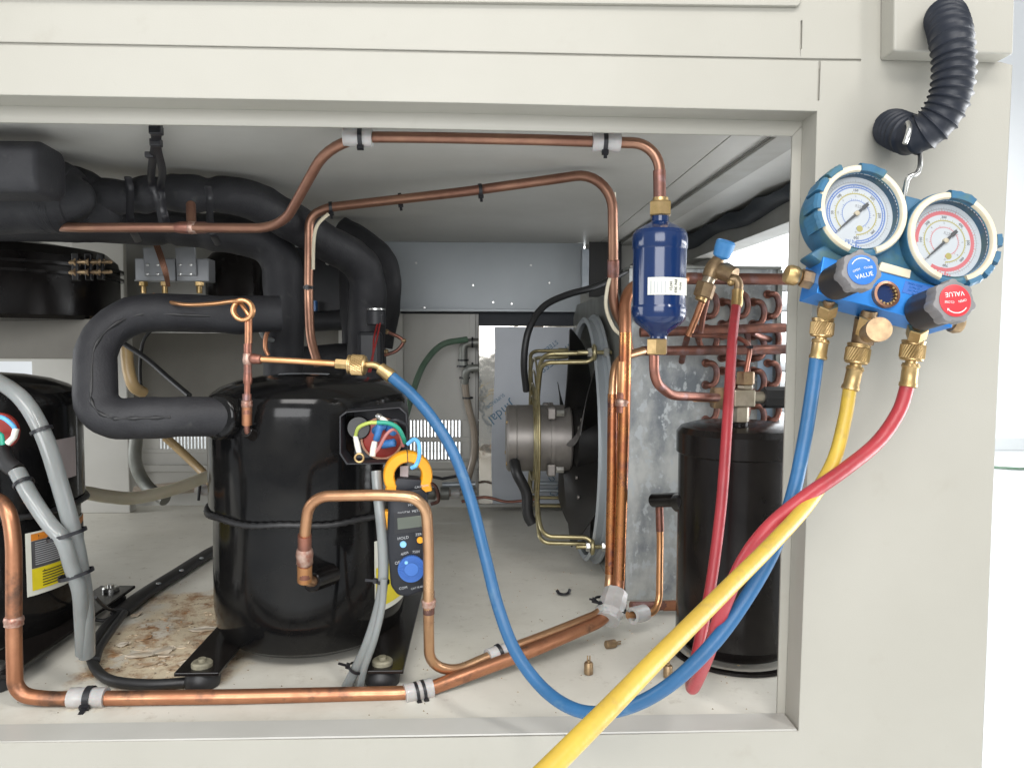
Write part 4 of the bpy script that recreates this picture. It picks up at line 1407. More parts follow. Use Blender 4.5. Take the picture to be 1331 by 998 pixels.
# ================================================================== FAR LEFT DRUM
YM = .55
dm_c = P(-20, 400, YM)
Rd = S(154, YM)
drm = thing('black_drum', (dm_c.x, YM, P(0, 466, YM).z), 'dark round pressure vessel with a bolted clamp at the far left behind the foam', 'pressure vessel')
MB(Matrix.Translation((dm_c.x, YM, 0))).lathe([(Rd * .5, P(0, 418, YM).z), (Rd * .97, P(0, 416, YM).z), (Rd, P(0, 411, YM).z), (Rd, P(0, 352, YM).z), (Rd * .985, P(0, 338, YM).z), (Rd * .9, P(0, 326, YM).z), (Rd * .6, P(0, 318, YM).z), (.001, P(0, 314, YM).z)],
    None, 80).build('vessel', 'black_paint', drm, 30)
for (y, rr) in ((341, 1.03), (353, 1.03)):
    z = P(0, y, YM - .1).z
    MB(Matrix.Translation((dm_c.x, YM, 0))).lathe([(Rd * .99, z - .002), (Rd * rr, z - .002), (Rd * rr, z + .002), (Rd * .99, z + .002)], None, 80, caps=False).build('clamp_rim', 'black_paint', drm, 30)
for k, (x, yy) in enumerate(((99, .38), (116, .40), (131, .43))):
    for dz in (0, 13):
        c = P(x, 341 + dz, yy)
        d = V((1, -.5, 0)).normalized()
        MB().cyl(c - d * .012, c + d * .020, .0026, seg=10).build('clamp_bolt', 'brass_dark', drm, 40)
        MB().hexn(c - d * .004, c + d * .003, .0062).build('bolt_nut', 'brass_dark', drm, 20)
    c = P(x, 347, yy)
    MB().box(c - V((.004, .004, .018)), c + V((.004, .004, .018))).build('clamp_ear', 'black_paint', drm, 0, bevel=.001)
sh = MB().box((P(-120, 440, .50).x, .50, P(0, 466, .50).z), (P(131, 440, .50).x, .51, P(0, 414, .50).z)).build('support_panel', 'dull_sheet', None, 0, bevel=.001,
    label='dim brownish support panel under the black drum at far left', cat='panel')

# dark vertical box and lines behind the coil
dk = thing('accumulator', tuple(P(310, 480, .60)), 'dark upright accumulator vessel in the shade behind the foam pipes', 'accumulator')
MB(Matrix.Translation(P(306, 400, .60) * 1.0 - V((0, 0, P(306, 400, .60).z)))).lathe([(.001, P(0, 432, .6).z), (.035, P(0, 430, .6).z), (.044, P(0, 424, .6).z), (.044, P(0, 338, .6).z), (.034, P(0, 328, .6).z), (.001, P(0, 326, .6).z)], None, 40).build('vessel', 'black_paint', dk, 40)
db = thing('black_box', tuple(P(400, 430, .72)), 'matt black box in deep shade behind the vertical copper pipe', 'black box')
MB().box((P(345, 400, .74).x, .74, P(0, 420, .74).z), (P(480, 400, .74).x, .84, P(0, 318, .74).z)).build('case', 'plastic_black', db, 0, bevel=.003)
MB().box((P(404, 400, .70).x, .70, P(0, 410, .70).z), (P(410.5, 400, .70).x, .715, P(0, 388, .70).z)).build('blue_tab', 'blue_term', db, 0, bevel=.001)
for x, y in ((428, 333), (426, 342)):
    c = P(x, y, .737)
    MB().sphere(c, .004, 10).build('rivet', 'steel', db, 60)
vv = thing('control_valve', tuple(P(470, 470, .42)), 'black valve body with a silver rim at the foot of the curved foam pipe', 'valve')
c = P(489, 411, .41)
MB().cyl(c + V((0, 0, -.012)), c + V((0, 0, .008)), .013).build('body', 'plastic_black', vv, 40)
MB().cyl(c + V((0, 0, .0082)), c + V((0, 0, .0105)), .0125).build('rim', 'steel', vv, 40)
MB().box(c + V((-.03, .02, -.075)), c + V((.004, .04, -.02))).build('lower_body', 'plastic_black', vv, 0, bevel=.006)
for dx in (0, 4):
    MB().tube(spline(PP([(494 - dx * .8, 420, .40), (490 - dx, 440, .38), (485, 460, .37), (479 + dx * .6, 484, .36)]), 6), .0013, 8).build('red_wire', 'wire_red', vv, 60)
MB().tube(fillet(PP([(503, 431, .50), (517, 437, .50), (526, 443, .50), (517, 456, .50), (500, 462, .50), (488, 461, .50)]), .008), .0026, 8).build('drain_tube', 'copper_dark', vv, 60)
for x, y in ((503, 431), (525, 443), (502, 457)):
    MB().sphere(P(x, y, .50), .0038, 10).build('tube_knot', 'brass_dark', vv, 60)
foam('insulated_pipe', 'short upright black foam pipe left of the red wires', [(452, 335, .66), (456, 420, .66), (458, 490, .66)], .016, .02)
foam('insulated_pipe', 'low horizontal black foam pipe seen through the gap beside the copper riser', [(398, 418, .7), (440, 416, .7), (480, 412, .7)], .018, .02)
foam('insulated_pipe', 'dark foam pipe lying behind the compressor dome', [(395, 472, .64), (440, 468, .64), (500, 470, .64)], .028, .02)
# grey wire bundle and small copper bits left of the foam riser
wb = thing('wire_bundle', tuple(P(345, 440, .40)), 'small curl of grey wires and copper tube beside the capillary coil', 'wires')
for pts, m_, r in (([(358, 402, .38), (345, 408, .37), (338, 420, .37), (343, 438, .37), (360, 443, .38)], 'sleeve', .0032),
                   ([(360, 396, .40), (346, 405, .39), (341, 416, .39), (344, 430, .39)], 'galv_dark', .0028),
                   ([(352, 424, .36), (346, 436, .36), (345, 452, .36), (349, 462, .36)], 'copper', .0030)):
    MB().tube(spline(PP(pts), 6), r, 8).build('wire', m_, wb, 60)
# grey mounting board under the switches
gb = MB().box((P(166, 400, .70).x, .70, P(0, 432, .70).z), (P(300, 400, .70).x, .71, P(0, 312, .70).z)).build('mounting_board', 'beam', None, 0,
    label='dull brown grey board carrying the two grey pressure switches', cat='board')
# pressure switches
for k, (xa, xb, pa, pb, lbls) in enumerate(((175, 228, 185, 212, 'grey pressure switch crossed by the thin copper strip, left one of two'),
                                            (229, 271, 227, 255, 'grey pressure switch with four screws, right one of two'))):
    Ys = .52
    sw = thing('pressure_switch', tuple(P((xa + xb) / 2, 364, Ys)), lbls, 'pressure switch', 'pair of grey pressure switches')
    MB().box((P(xa, 350, Ys).x, Ys, P(0, 364, Ys).z), (P(xb, 350, Ys).x, Ys + .03, P(0, 334, Ys).z)).build('case', 'grey_switch', sw, 0, bevel=.0015)
    MB().slab([P(pa, 322, Ys - .006), P(pb - 2, 320, Ys - .006), P(pb, 358, Ys - .006), P(pa + 3, 359, Ys - .006)], (0, .0055, 0)).build('front_bracket', 'grey_switch', sw, 0, bevel=.0012)
    for (sx, sy_) in ((.25, .60), (.75, .60), (.25, .92), (.75, .92)):
        c = P(pa + (pb - pa) * sx, 322 + 37 * sy_, Ys - .0062)
        MB().lathe([(.0022, 0), (.002, .0014), (.001, .0016)], face_frame(c, (0, -1, 0)), 12).build('screw', 'steel', sw, 40)
    for fxx in ((186, 214) if k == 0 else (259,)):
        a = P(fxx, 364, Ys + .012)
        MB().box(a + V((-.009, -.009, -.002)), a + V((.009, .009, 0))).build('port_flange', 'grey_switch', sw, 0)
        MB().hexn(a + V((0, 0, -.009)), a + V((0, 0, -.002)), .0068).build('hex_port', 'brass', sw, 20)
        MB().cyl(a + V((0, 0, -.020)), a + V((0, 0, -.009)), .0042).build('nipple', 'brass', sw, 40)
cs = MB()
for i in range(4):
    o_ = V((.0024 * i, 0, 0))
    cs.tube(spline([P(200, 318, .49) + o_, P(206, 335, .485) + o_, P(213, 356, .487) + o_ * .8, P(217, 372, .50) + o_ * .5], 5), .0013, 6)
cs.build('copper_braid', 'copper_brown', None, 60, label='flat strip of thin copper capillaries hanging over the left pressure switch', cat='copper strip')

# ================================================================== SMALL HOSES BEHIND
def hose(name, label, pts, r, m, sec=None, cat='hose'):
    q = PP(pts)
    return MB().tube(spline(q, 9), r, 14, sec=sec).build(name, m, None, 60, label=label, cat=cat)


hose('drain_hose', 'milky cream hose sagging behind the foam elbow', [(60, 652, .50), (100, 640, .50), (140, 645, .52), (175, 647, .55), (225, 636, .6), (272, 618, .66)], .0100, 'milky')
hose('thin_hose', 'tan hose slanting down behind the foam elbow towards the compressor', [(215, 568, .8), (235, 586, .8), (262, 612, .78), (275, 628, .74)], .0078, 'tan')
hose('thin_hose', 'short tan hose curving down inside the foam elbow', [(164, 450, .58), (167, 480, .58), (174, 502, .58), (186, 510, .60)], .0092, 'tan')
hose('black_cable', 'black cable running diagonally inside the foam elbow', [(160, 446, .55), (190, 466, .53), (220, 492, .50), (246, 514, .46)], .0040, 'rubber', cat='cable')
hose('black_cable', 'thin black cable arching down from the upper foam leg', [(200, 425, .66), (186, 445, .66), (182, 480, .66), (184, 515, .66)], .0028, 'rubber', cat='cable')
hose('drain_hose', 'dark grey hose bent behind the cream upright near the back vents', [(178, 560, .72), (176, 600, .72), (190, 630, .72), (215, 650, .70)], .0110, 'galv_dark')
hose('water_hose', 'green tinted hose arching down from the pipe elbow on the back door', [(607, 441, .86), (575, 448, .84), (552, 472, .80), (538, 505, .76), (528, 540, .72), (520, 570, .7)], .0060, 'green_hose')
hose('water_hose', 'clear brownish hose hanging from the lower elbow beside the stainless box', [(604, 494, .88), (607, 520, .88), (616, 560, .88), (616, 590, .88), (611, 612, .88), (607, 625, .88)], .0072, 'clear_hose')
pl = thing('pipe_elbow', tuple(P(605, 520, .88)), 'grey plastic elbow pair with hose clips left of the stainless box', 'pipe fitting')
MB().tube(fillet(PP([(622, 445, .88), (602, 446, .88), (602, 470, .88), (603, 476, .88)]), .012), .0088, 14).build('elbow', 'galv_dark', pl, 60)
MB().tube(fillet(PP([(622, 478, .87), (606, 479, .87), (604, 498, .88)]), .012), .0078, 14).build('elbow', 'galv_dark', pl, 60)
for (x, y, ax) in ((602, 468, 'z'), (601, 476, 'z'), (604, 491, 'z'), (608, 517, 'z'), (614, 478, 'x'), (614, 445, 'x')):
    c = P(x, y, .88)
    MB().lathe([(.0095, -.0018), (.0108, -.0018), (.0108, .0018), (.0095, .0018)], frame_from((0, 0, 1) if ax == 'z' else (1, 0, 0), c), 18, caps=False).build('hose_clip', 'tie', pl, 60)
# low clutter along the back wall
cl = thing('floor_manifold', tuple(P(590, 640, .80)), 'row of grey pipe couplings and wires along the floor by the back wall', 'pipework')
MB().tube(PP([(505, 640, .84), (560, 642, .84), (620, 638, .84)]), .0075, 12).build('pipe', 'clear_hose', cl, 60)
MB().tube(PP([(575, 630, .84), (618, 629, .84)]), .0055, 12).build('pipe', 'galv', cl, 60)
MB().tube(PP([(555, 618, .84), (575, 622, .84), (608, 616, .84)]), .003, 10).build('wire', 'rubber', cl, 60)
for x, r in ((560, .012), (578, .013), (592, .010), (612, .011)):
    c = P(x, 641, .835)
    MB().cyl(c - V((.009, 0, 0)), c + V((.009, 0, 0)), r, seg=16).build('coupling', 'galv_dark' if x != 592 else 'clear', cl, 40)
MB().tube(spline(PP([(553, 625, .83), (566, 632, .82), (570, 650, .82), (560, 655, .82)]), 6), .0035, 8).build('wire', 'copper_dark', cl, 60)
MB().tube(spline(PP([(600, 652, .82), (630, 646, .82), (660, 652, .82), (700, 648, .82)]), 6), .003, 8).build('wire', 'copper_dark', cl, 60)
cl2 = thing('floor_manifold', tuple(P(230, 650, .80)), 'pale pipe lengths and a clip low behind the sagging cream hose', 'pipework')
MB().tube(PP([(176, 640, .86), (230, 634, .86), (275, 630, .86)]), .0125, 12).build('pipe', 'clear_hose', cl2, 60)
MB().tube(PP([(255, 636, .82), (278, 638, .82)]), .0100, 12).build('coupling', 'clear', cl2, 60)
MB().tube([P(260, 628, .81), P(258, 650, .81)], .0028, 8).build('clip', 'tie', cl2, 60)

# ================================================================== GREY SLEEVED CABLES
def sleeve_cable(label, pts, r, ties=(), m='sleeve', sec=(1.0, .8)):
    q = PP(pts)
    path = spline(q, 8)
    o = thing('sleeved_cable', tuple(min(q, key=lambda p: p.z)), label, 'cable')
    MB().tube(path, r, 16, sec=sec).build('grey_sleeve', m, o, 60)
    for f, rr, td in ties:
        i = int(f * (len(path) - 2))
        tie(o, path[i], path[i + 1] - path[i], r * rr, .0030, tail=.010, tdir=td)
    return o


sleeve_cable('grey sleeved cable arching over the left compressor and down to the floor',
    [(-40, 478, .11), (-5, 494, .10), (30, 520, .09), (57, 566, .085), (78, 630, .085), (97, 700, .09), (108, 760, .10), (112, 800, .105), (113, 852, .115)], .0085,
    ((.37, 1.08, (-1, .8, 0)), ))
sleeve_cable('shorter grey sleeved cable from the left terminal box joining the long one',
    [(22, 612, .09), (40, 645, .08), (62, 678, .075), (82, 702, .072), (93, 735, .078), (103, 765, .088), (106, 800, .10), (108, 848, .112)], .0078,
    ((.08, 1.10, (-1, .8, 0)), ))
for c_, r_ in (((87, 694, .082), .0165), ((99, 746, .089), .0150)):
    tq = thing('cable_tie', tuple(P(*c_)), 'black cable tie binding the two grey sleeves at the left compressor, %s one' % ('upper' if r_ > .016 else 'lower'), 'cable tie')
    tie(tq, P(*c_), (.28, 0, -1), r_, .0034, tail=.003, tdir=(-1, .2, 0))
sleeve_cable('slim grey sleeved cable down the right of the middle compressor to the floor',
    [(489, 612, .11), (491, 640, .105), (497, 700, .10), (498, 750, .10), (492, 790, .10), (478, 835, .10), (463, 868, .105), (450, 893, .11)], .0052,
    ((.47, 1.12, (-1, 0, 0)), (.88, 1.4, (-1, -.2, .2)), ))
sleeve_cable('thin grey inner cable beside the slim sleeve near the foot',
    [(499, 752, .095), (496, 790, .095), (486, 832, .097), (474, 866, .10), (468, 892, .105)], .0036)

# black cable on the floor
bc = thing('floor_cable', tuple(F(200, 800, .0)), 'black flat taped cable crossing the floor and looping round the rusty glue stain', 'cable')
FZ = lambda l, z: [F(x, y, z) for x, y in l]
MB().tube(spline(FZ([(300, 705), (276, 716), (230, 745), (190, 770), (156, 796)], .007), 8), .0125, 12, sec=(1, .5)).build('flat_cover', 'rubber', bc, 60)
for f in ((262, 725), (236, 741), (206, 758)):
    c = F(f[0], f[1], .0125)
    MB().sphere(c, .0035, 10, .5).build('snap_stud', 'sleeve', bc, 60)
MB().tube(spline(FZ([(160, 792), (136, 815), (119, 845), (124, 868), (145, 884), (190, 889), (235, 887), (262, 882), (290, 862)], .006), 8), .0052, 12).build('cable', 'rubber', bc, 60)
MB().tube(spline(FZ([(162, 796), (146, 818), (131, 840), (125, 858)], .009), 8), .0042, 12).build('cable', 'rubber', bc, 60)
MB().tube(spline([F(150, 795, .01), P(136, 788, .25), P(124, 776, .22)], 6), .0020, 8).build('thin_wire', 'rubber', bc, 60)
MB().tube(spline([F(148, 800, .008), F(135, 806, .006), F(124, 805, .008)], 6), .0022, 8).build('thin_wire', 'rubber', bc, 60)

# peeling crust flakes on the stain
rg = random.Random(11)
fk = MB()
fw = MB()
for k in range(150):
    a, q_ = rg.uniform(0, 6.28), math.sqrt(rg.random())
    c = V((sp.x + q_ * .078 * math.cos(a) - .005, sp.y + q_ * .11 * math.sin(a) - .035, .0002))
    s_ = rg.uniform(.001, .004) * (3.0 if rg.random() < .12 else 1)
    nn = rg.randint(5, 8)
    th = rg.uniform(.0003, .0014)
    lift = rg.uniform(0, .0012)
    asp = rg.uniform(.35, .9)
    rot = rg.uniform(0, 3.14)
    vs = []
    for layer in (0, 1):
        for j in range(nn):
            t = 2 * math.pi * j / nn
            rr = s_ * rg.uniform(.6, 1.1)
            x, y = rr * math.cos(t), rr * math.sin(t) * asp
            x, y = x * math.cos(rot) - y * math.sin(rot), x * math.sin(rot) + y * math.cos(rot)
            vs.append(c + V((x, y, layer * th + lift * (j / nn))))
    fs = [tuple(reversed(range(nn))), tuple(range(nn, 2 * nn))] + [(j, (j + 1) % nn, (j + 1) % nn + nn, j + nn) for j in range(nn)]
    (fw if rg.random() < .08 else fk).add(vs, fs)
for (x_, y_, l_, w__, ro_) in ((192, 850, .024, .009, .25), (212, 846, .014, .010, 1.0), (268, 818, .020, .007, .1), (160, 838, .008, .006, .7), (243, 862, .010, .007, .4), (176, 800, .010, .005, 1.2)):
    c = F(x_, y_, .0012)
    nn = 11
    vs = []
    for layer in (0, 1):
        for j in range(nn):
            t = 2 * math.pi * j / nn
            q_ = rg.uniform(.72, 1.1)
            x, y = l_ * q_ * math.cos(t), w__ * q_ * math.sin(t)
            vs.append(c + V((x * math.cos(ro_) - y * math.sin(ro_), x * math.sin(ro_) + y * math.cos(ro_), layer * .0007 + (.0016 if j % 3 == 0 else .0003))))
    fs = [tuple(reversed(range(nn))), tuple(range(nn, 2 * nn))] + [(j, (j + 1) % nn, (j + 1) % nn + nn, j + nn) for j in range(nn)]
    fw.add(vs, fs)
cr = fk.build('sealant_crust', 'crust', fl, 0, kind='stuff')
fw.build('white_flakes', 'flake', fl, 0, kind='stuff')
dust = MB()
for k in range(420):
    c = V((rg.uniform(-.6, .43), rg.uniform(.05, .5), .0002))
    s_ = rg.uniform(.0004, .0012)
    dust.add([c + V((-s_, 0, 0)), c + V((s_, -s_ * .5, 0)), c + V((0, s_, 0)), c + V((0, 0, s_))], [(0, 1, 3), (1, 2, 3), (2, 0, 3), (0, 2, 1)])
dust.build('grit', 'brass_dark', fl, 0, kind='stuff')

# valve caps and bits lying about
def cap(px, py, label, lying=None):
    b0 = F(px, py, 0)
    o = thing('valve_cap', tuple(b0), label, 'valve cap', 'loose brass valve caps on the bay floor')
    if lying is None:
        T = Matrix.Translation(b0)
    else:
        T = Matrix.Translation(b0 + V((0, 0, .0046))) @ Matrix.Rotation(R(lying), 4, 'Z') @ Matrix.Rotation(R(90), 4, 'Y')
    MB(T).lathe([(.004, .0003), (.0048, .001), (.0048, .0115), (.0040, .0130), (.0020, .0135), (.0018, .0150), (.001, .015)], None, 20).build('cap_body', 'brass_dark', o, 30)
    pr_ = MB(T)
    pr_.box((-.0019, -.0006, .0148), (-.0006, .0006, .0200))
    pr_.box((.0006, -.0006, .0148), (.0019, .0006, .0200))
    pr_.build('key_prongs', 'brass_dark', o, 0)
    return o


cap(765, 876, 'small brass valve cap standing upright on the bay floor')
cap(787, 843, 'small brass valve cap lying on its side by the wrapped pipes', 20)
cap(868, 880, 'brass valve cap half hidden behind the yellow hose')
nb = thing('loose_fitting', tuple(F(868, 846, 0)), 'crumpled silver fitting on the floor behind the yellow hose', 'fitting')
MB().hexn(F(868, 845, .0), F(868, 845, .012), .006).build('nut', 'steel', nb, 20)
MB().cyl(F(873, 842, .012), F(873, 842, .018), .004).build('stem', 'nickel', nb, 30)
ct = MB().tube(spline([F(724, 767, .006), F(727, 771, .003), F(734, 772, .003), F(739, 770, .004), F(741, 765, .009)], 5), .0020, 8, sec=(1.3, .8))
ct.build('cut_tie', 'tie', None, 60, label='bent piece of cut black cable tie on the floor near the fan', cat='cable tie')

# ================================================================== CLAMP METER
YMt = .105
oM = P(531, 700, YMt)
# axes: slight lean (top towards left), face turned a little to the right
MM = Matrix.Translation(oM) @ Matrix.Rotation(R(-3.0), 4, 'Y') @ Matrix.Rotation(R(8), 4, 'Z') @ Matrix.Rotation(R(90), 4, 'X')
# local x right, y up, z towards viewer
mt = thing('clamp_meter', tuple(P(531, 778, YMt)), 'charcoal clamp meter with orange jaw and blue dial hanging before the compressor', 'clamp meter')
k_ = S(1, YMt)
def mp_(px, py, z=0):       # photo pixel -> local coords on local plane z
    inv = MM.inverted()
    o_ = inv @ CAM
    d = inv.to_3x3() @ ray(px, py)
    t = (z - o_.z) / d.z
    q = o_ + d * t
    return V((q.x, q.y, z))
ZF = .012
def rp(pts):
    return [tuple(mp_(x, y, ZF).xy) for x, y in pts]
body = rp([(505, 650), (512, 640), (546, 634), (556, 642), (559, 700), (559, 757), (553, 768), (530, 776), (517, 774), (508, 762), (503, 700)])
body = [(x, y) for x, y in body]
bo = MB(MM).prismz([(x, y) for x, y in reversed(body)], .030, Matrix.Translation((0, 0, ZF - .030))).build('body', 'meter', mt, 30, bevel=.003, seg=3)
nk = rp([(511, 652), (508, 634), (517, 622), (545, 624), (558, 628), (558, 645)])
MB(MM).prismz([(x, y) for x, y in reversed(nk)], .024, Matrix.Translation((0, 0, ZF - .028))).build('jaw_base', 'meter', mt, 30, bevel=.002)
# jaw ring
jc = mp_(530, 617, ZF - .012)
pts = []
js = []
for j in range(33):
    a = R(-28) + (R(208) - R(-28)) * j / 32
    pts.append(MM @ (jc + V((S(24.5, YMt) * math.cos(a) , S(24.5, YMt) * math.sin(a), 0))))
pts = [MM @ (jc + V((S(23, YMt), -S(22, YMt), 0)))] + pts + [MM @ (jc + V((-S(24, YMt), -S(24, YMt), 0)))]
n = len(pts)
mb = MB()
vs, fs = [], []
zax = (MM.to_3x3() @ V((0, 0, 1))).normalized()
cw = MM @ jc
hw, ht = .0054, .0090
sec8 = [(-1, -.75), (-.75, -1), (.75, -1), (1, -.75), (1, .75), (.75, 1), (-.75, 1), (-1, .75)]
for i, p in enumerate(pts):
    t = (pts[min(i + 1, n - 1)] - pts[max(i - 1, 0)]).normalized()
    rad = t.cross(zax).normalized()
    for (u, v_) in sec8:
        vs.append(p + rad * (u * hw) + zax * (v_ * ht))
for i in range(n - 1):
    for k in range(8):
        k2 = (k + 1) % 8
        fs.append((i * 8 + k, i * 8 + k2, (i + 1) * 8 + k2, (i + 1) * 8 + k))
fs += [tuple(range(8)), tuple(reversed(range((n - 1) * 8, n * 8)))]
jaw = mb.add(vs, fs).build('jaw', 'orange', mt, 40)
mid = jc + V((.0005, S(24.5, YMt), 0))
MB(MM).box(mid + V((-.0004, -hw - .0002, -ht - .0002)), mid + V((.0004, hw + .0002, ht + .0002))).build('jaw_split', 'plastic_black', jaw, 0)
tr = [mp_(500, 664, ZF - .006), mp_(506, 664, ZF - .006), mp_(510, 694, ZF - .006), mp_(504, 694, ZF - .006)]
MB(MM).prismz([(p.x, p.y) for p in tr], .014, Matrix.Translation((0, 0, ZF - .018))).build('trigger', 'orange', mt, 0, bevel=.0015)
def rect(pts, h, name, m, parent=mt, bev=.0005, z=ZF):
    q = [mp_(x, y, z) for x, y in pts]
    return MB(MM).prismz([(p.x, p.y) for p in reversed(q)], h, Matrix.Translation((0, 0, z - .0001))).build(name, m, parent, 0, bevel=bev)
fr_ = rect([(512, 667), (553, 664), (554, 690), (513, 694)], .0006, 'display_frame', 'plastic_black')
rect([(516, 673), (549, 669), (550, 684), (517, 688)], .0010, 'display', 'lcd', fr_)
def disc(px, py, r, h, name, m, parent=mt, z=ZF, seg=32):
    c = mp_(px, py, z)
    return MB(MM).lathe([(r, 0), (r, h * .7), (r * .92, h), (.001, h)], Matrix.Translation(c), seg).build(name, m, parent, 40)
disc(524, 707, .0032, .0016, 'button', 'light_blue')
disc(546, 701.5, .0032, .0016, 'button', 'orange')
# dial with serrated rim
c = mp_(534.5, 738, ZF)
mb = MB(MM)
nn = 80
rd_ = S(17.5, YMt)
poly = [((rd_ if k % 2 else rd_ * .95) * math.cos(2 * math.pi * k / nn), (rd_ if k % 2 else rd_ * .95) * math.sin(2 * math.pi * k / nn)) for k in range(nn)]
dial = mb.prismz(poly, .004, Matrix.Translation(c)).build('dial', 'dial_blue', mt, 0)
for k in range(40):
    a = 2 * math.pi * k / 40
    T_ = Matrix.Translation(c + V((0, 0, .004))) @ Matrix.Rotation(a, 4, 'Z')
    MB(MM).box((rd_ * .52, -.00034, 0), (rd_ * .95, .00034, .0011), T_).build('grip_rib', 'dial_blue', dial, 0)
MB(MM).lathe([(rd_ * .50, 0), (rd_ * .50, .0012), (.001, .0014)], Matrix.Translation(c + V((0, 0, .004))), 32).build('dial_centre', 'dial_blue', dial, 40)
MB(MM).lathe([(.0018, 0), (.0016, .001), (.001, .001)], Matrix.Translation(c + V((-rd_ * .35, rd_ * .55, .0048))), 16).build('pointer_dot', 'light_blue', dial, 40)
for body_, px, py, sz, dg in (('DIGITAL METER', 533, 665, .0034, 4), ('HOLD', 524, 699, .0040, 4), ('ZERO', 546, 694, .0036, 4), ('OFF', 518, 731, .0042, 10), ('400A', 526, 719, .0036, 14), ('750V', 541, 717, .0036, 0), ('COM', 524, 764, .0036, 6),
                           ('CAT III 600V', 544, 763, .0028, 8), ('CAUTION', 548, 632, .0030, 6), ('HITESTER', 540, 655, .0034, 4)):
    text('panel_print', body_, MM @ Matrix.Translation(mp_(px, py, ZF + .0004)) @ Matrix.Rotation(R(dg), 4, 'Z'), sz, 'grey_print', mt)
ws = spline(PP([(530, 577, .10), (538, 571, .095), (544, 576, .088), (545, 592, .078), (541, 604, .068), (535, 608, .07)]), 8)
MB().tube(ws, .0020, 10).build('wrist_cord', 'wire_blue', mt, 60)
tg = MB().slab([P(520, 606, .108), P(531, 605, .108), P(530, 634, .108), P(520, 637, .108)], (0, .0012, 0)).build('hanging_tag', 'label_pink', None, 0,
    label='small greyish paper tag seen through the orange jaw', cat='tag')

# ================================================================== CONDENSER SERVICE VALVE (blue capped)
sv = thing('service_valve', tuple(P(915, 445, .27)), 'brass service valve with a sky blue cap above the receiver', 'service valve')
Yv = .235
def vc_(px, py, dY=0):
    return P(px, py, Yv + dY)
MB().tube([vc_(895, 436, .03), vc_(905, 412, .02), vc_(914, 388, .01)], .0042, 14).build('copper_tail', 'copper', sv, 60)
MB().tube([vc_(909, 440, .06), vc_(914, 410, .04), vc_(920, 385, .03)], .0036, 14).build('copper_tail', 'copper_dark', sv, 60)
MB().hexn(vc_(913, 387), vc_(919, 368), .0115, 6).build('flare_nut', 'brass_dark', sv, 20)
MB().cyl(vc_(910, 391), vc_(914, 383), .0068).build('nut_neck', 'brass', sv, 40)
MB().cyl(vc_(918, 371), vc_(926, 354), .0072).build('valve_neck', 'nickel', sv, 40)
MB().tube([vc_(922, 361), vc_(928, 347), vc_(934, 337)], [.0092, .0098, .0070], 18).build('valve_body', 'brass_dark', sv, 50)
MB().tube([vc_(932, 352), vc_(942, 353, -.006), vc_(954, 359, -.014)], [.0085, .0110, .0098], 18).build('side_body', 'brass_dark', sv, 50)
MB().tube([vc_(933, 342), vc_(937, 333)], [.0058, .0055], 14).build('stem_neck', 'brass_dark', sv, 50)
MB().lathe([(.0068, 0), (.0098, .003), (.0110, .012), (.0112, .019), (.0095, .021), (.009, .0195), (.001, .0195)], frame_from(vc_(942, 322, -.004) - vc_(937, 337), vc_(936.5, 336)), 12).build('blue_cap', 'cap_sky', sv, 30)
MB().sphere(vc_(950, 367, -.018), .0045, 12).build('port_lip', 'brass', sv, 50)

# ================================================================== HOSES (couplings are their parts)
def charging_hose(label, m, pts, r, a_end, b_end):
    q = PP(pts)
    o = thing('charging_hose', tuple(min(q, key=lambda p: p.z)), label, 'hose', 'colour coded rubber charging hoses')
    MB().tube(spline(q, 14), r, 20).build('rubber_tube', m, o, 60)
    for end in (a_end, b_end):
        if not end:
            continue
        # end: list of (px,py,Y) hose end -> ferrule end -> nut end, ferrule r, nut r
        e0, e1, e2, fr__, nr = end
        e0, e1, e2 = P(*e0), P(*e1), P(*e2)
        d = e1 - e0
        MB().tube([e0 - d * .05, e0, e0 + d * .12, e0 + d * .2, e0 + d * .8, e0 + d * .86, e1], [fr__ * .9, fr__ * 1.12, fr__ * 1.12, fr__, fr__, fr__ * 1.15, fr__ * 1.0], 20).build('ferrule', 'brass', o, 40)
        MB().tube([e1, e1 + (e2 - e1) * .12], fr__ * .72, 16).build('ferrule_neck', 'brass', o, 40)
        knurl_nut(o, e1 + (e2 - e1) * .10, e2, nr, 'brass')
    return o


YG = -.05
blue = charging_hose('blue hose looping from the gauge set into the bay and back up to the compressor', 'hose_blue',
    [(1062, 463, YG), (1057, 500, YG - .004), (1046, 570, YG - .008), (1030, 645, YG - .015), (1005, 715, YG - .02), (968, 780, YG - .03), (925, 838, YG - .035), (870, 890, YG - .03), (815, 919, -.06), (760, 925, -.045), (712, 900, -.02), (672, 850, .005), (648, 790, .03), (630, 720, .05), (612, 650, .062), (590, 590, .078), (563, 545, .09), (535, 512, .102), (506, 487, .112)],
    .0055, ((1063, 466, YG), (1067, 441, YG), (1070, 413, YG), .0062, .0088), None)
bd = P(505, 487, .112)
MB().tube([P(509, 490, .111), P(505, 486.5, .112), P(500, 483, .113), P(494, 478.5, .114)], [.0068, .0070, .0064, .0062], 20).build('ferrule', 'brass', blue, 40)
MB().tube(fillet(PP([(496, 480, .114), (488, 474, .116), (470, 474, .118)]), .006), .0034, 14).build('bent_stem', 'brass', blue, 60)
knurl_nut(blue, P(476, 475, .1175), P(452, 473.5, .119), .0100, 'brass')
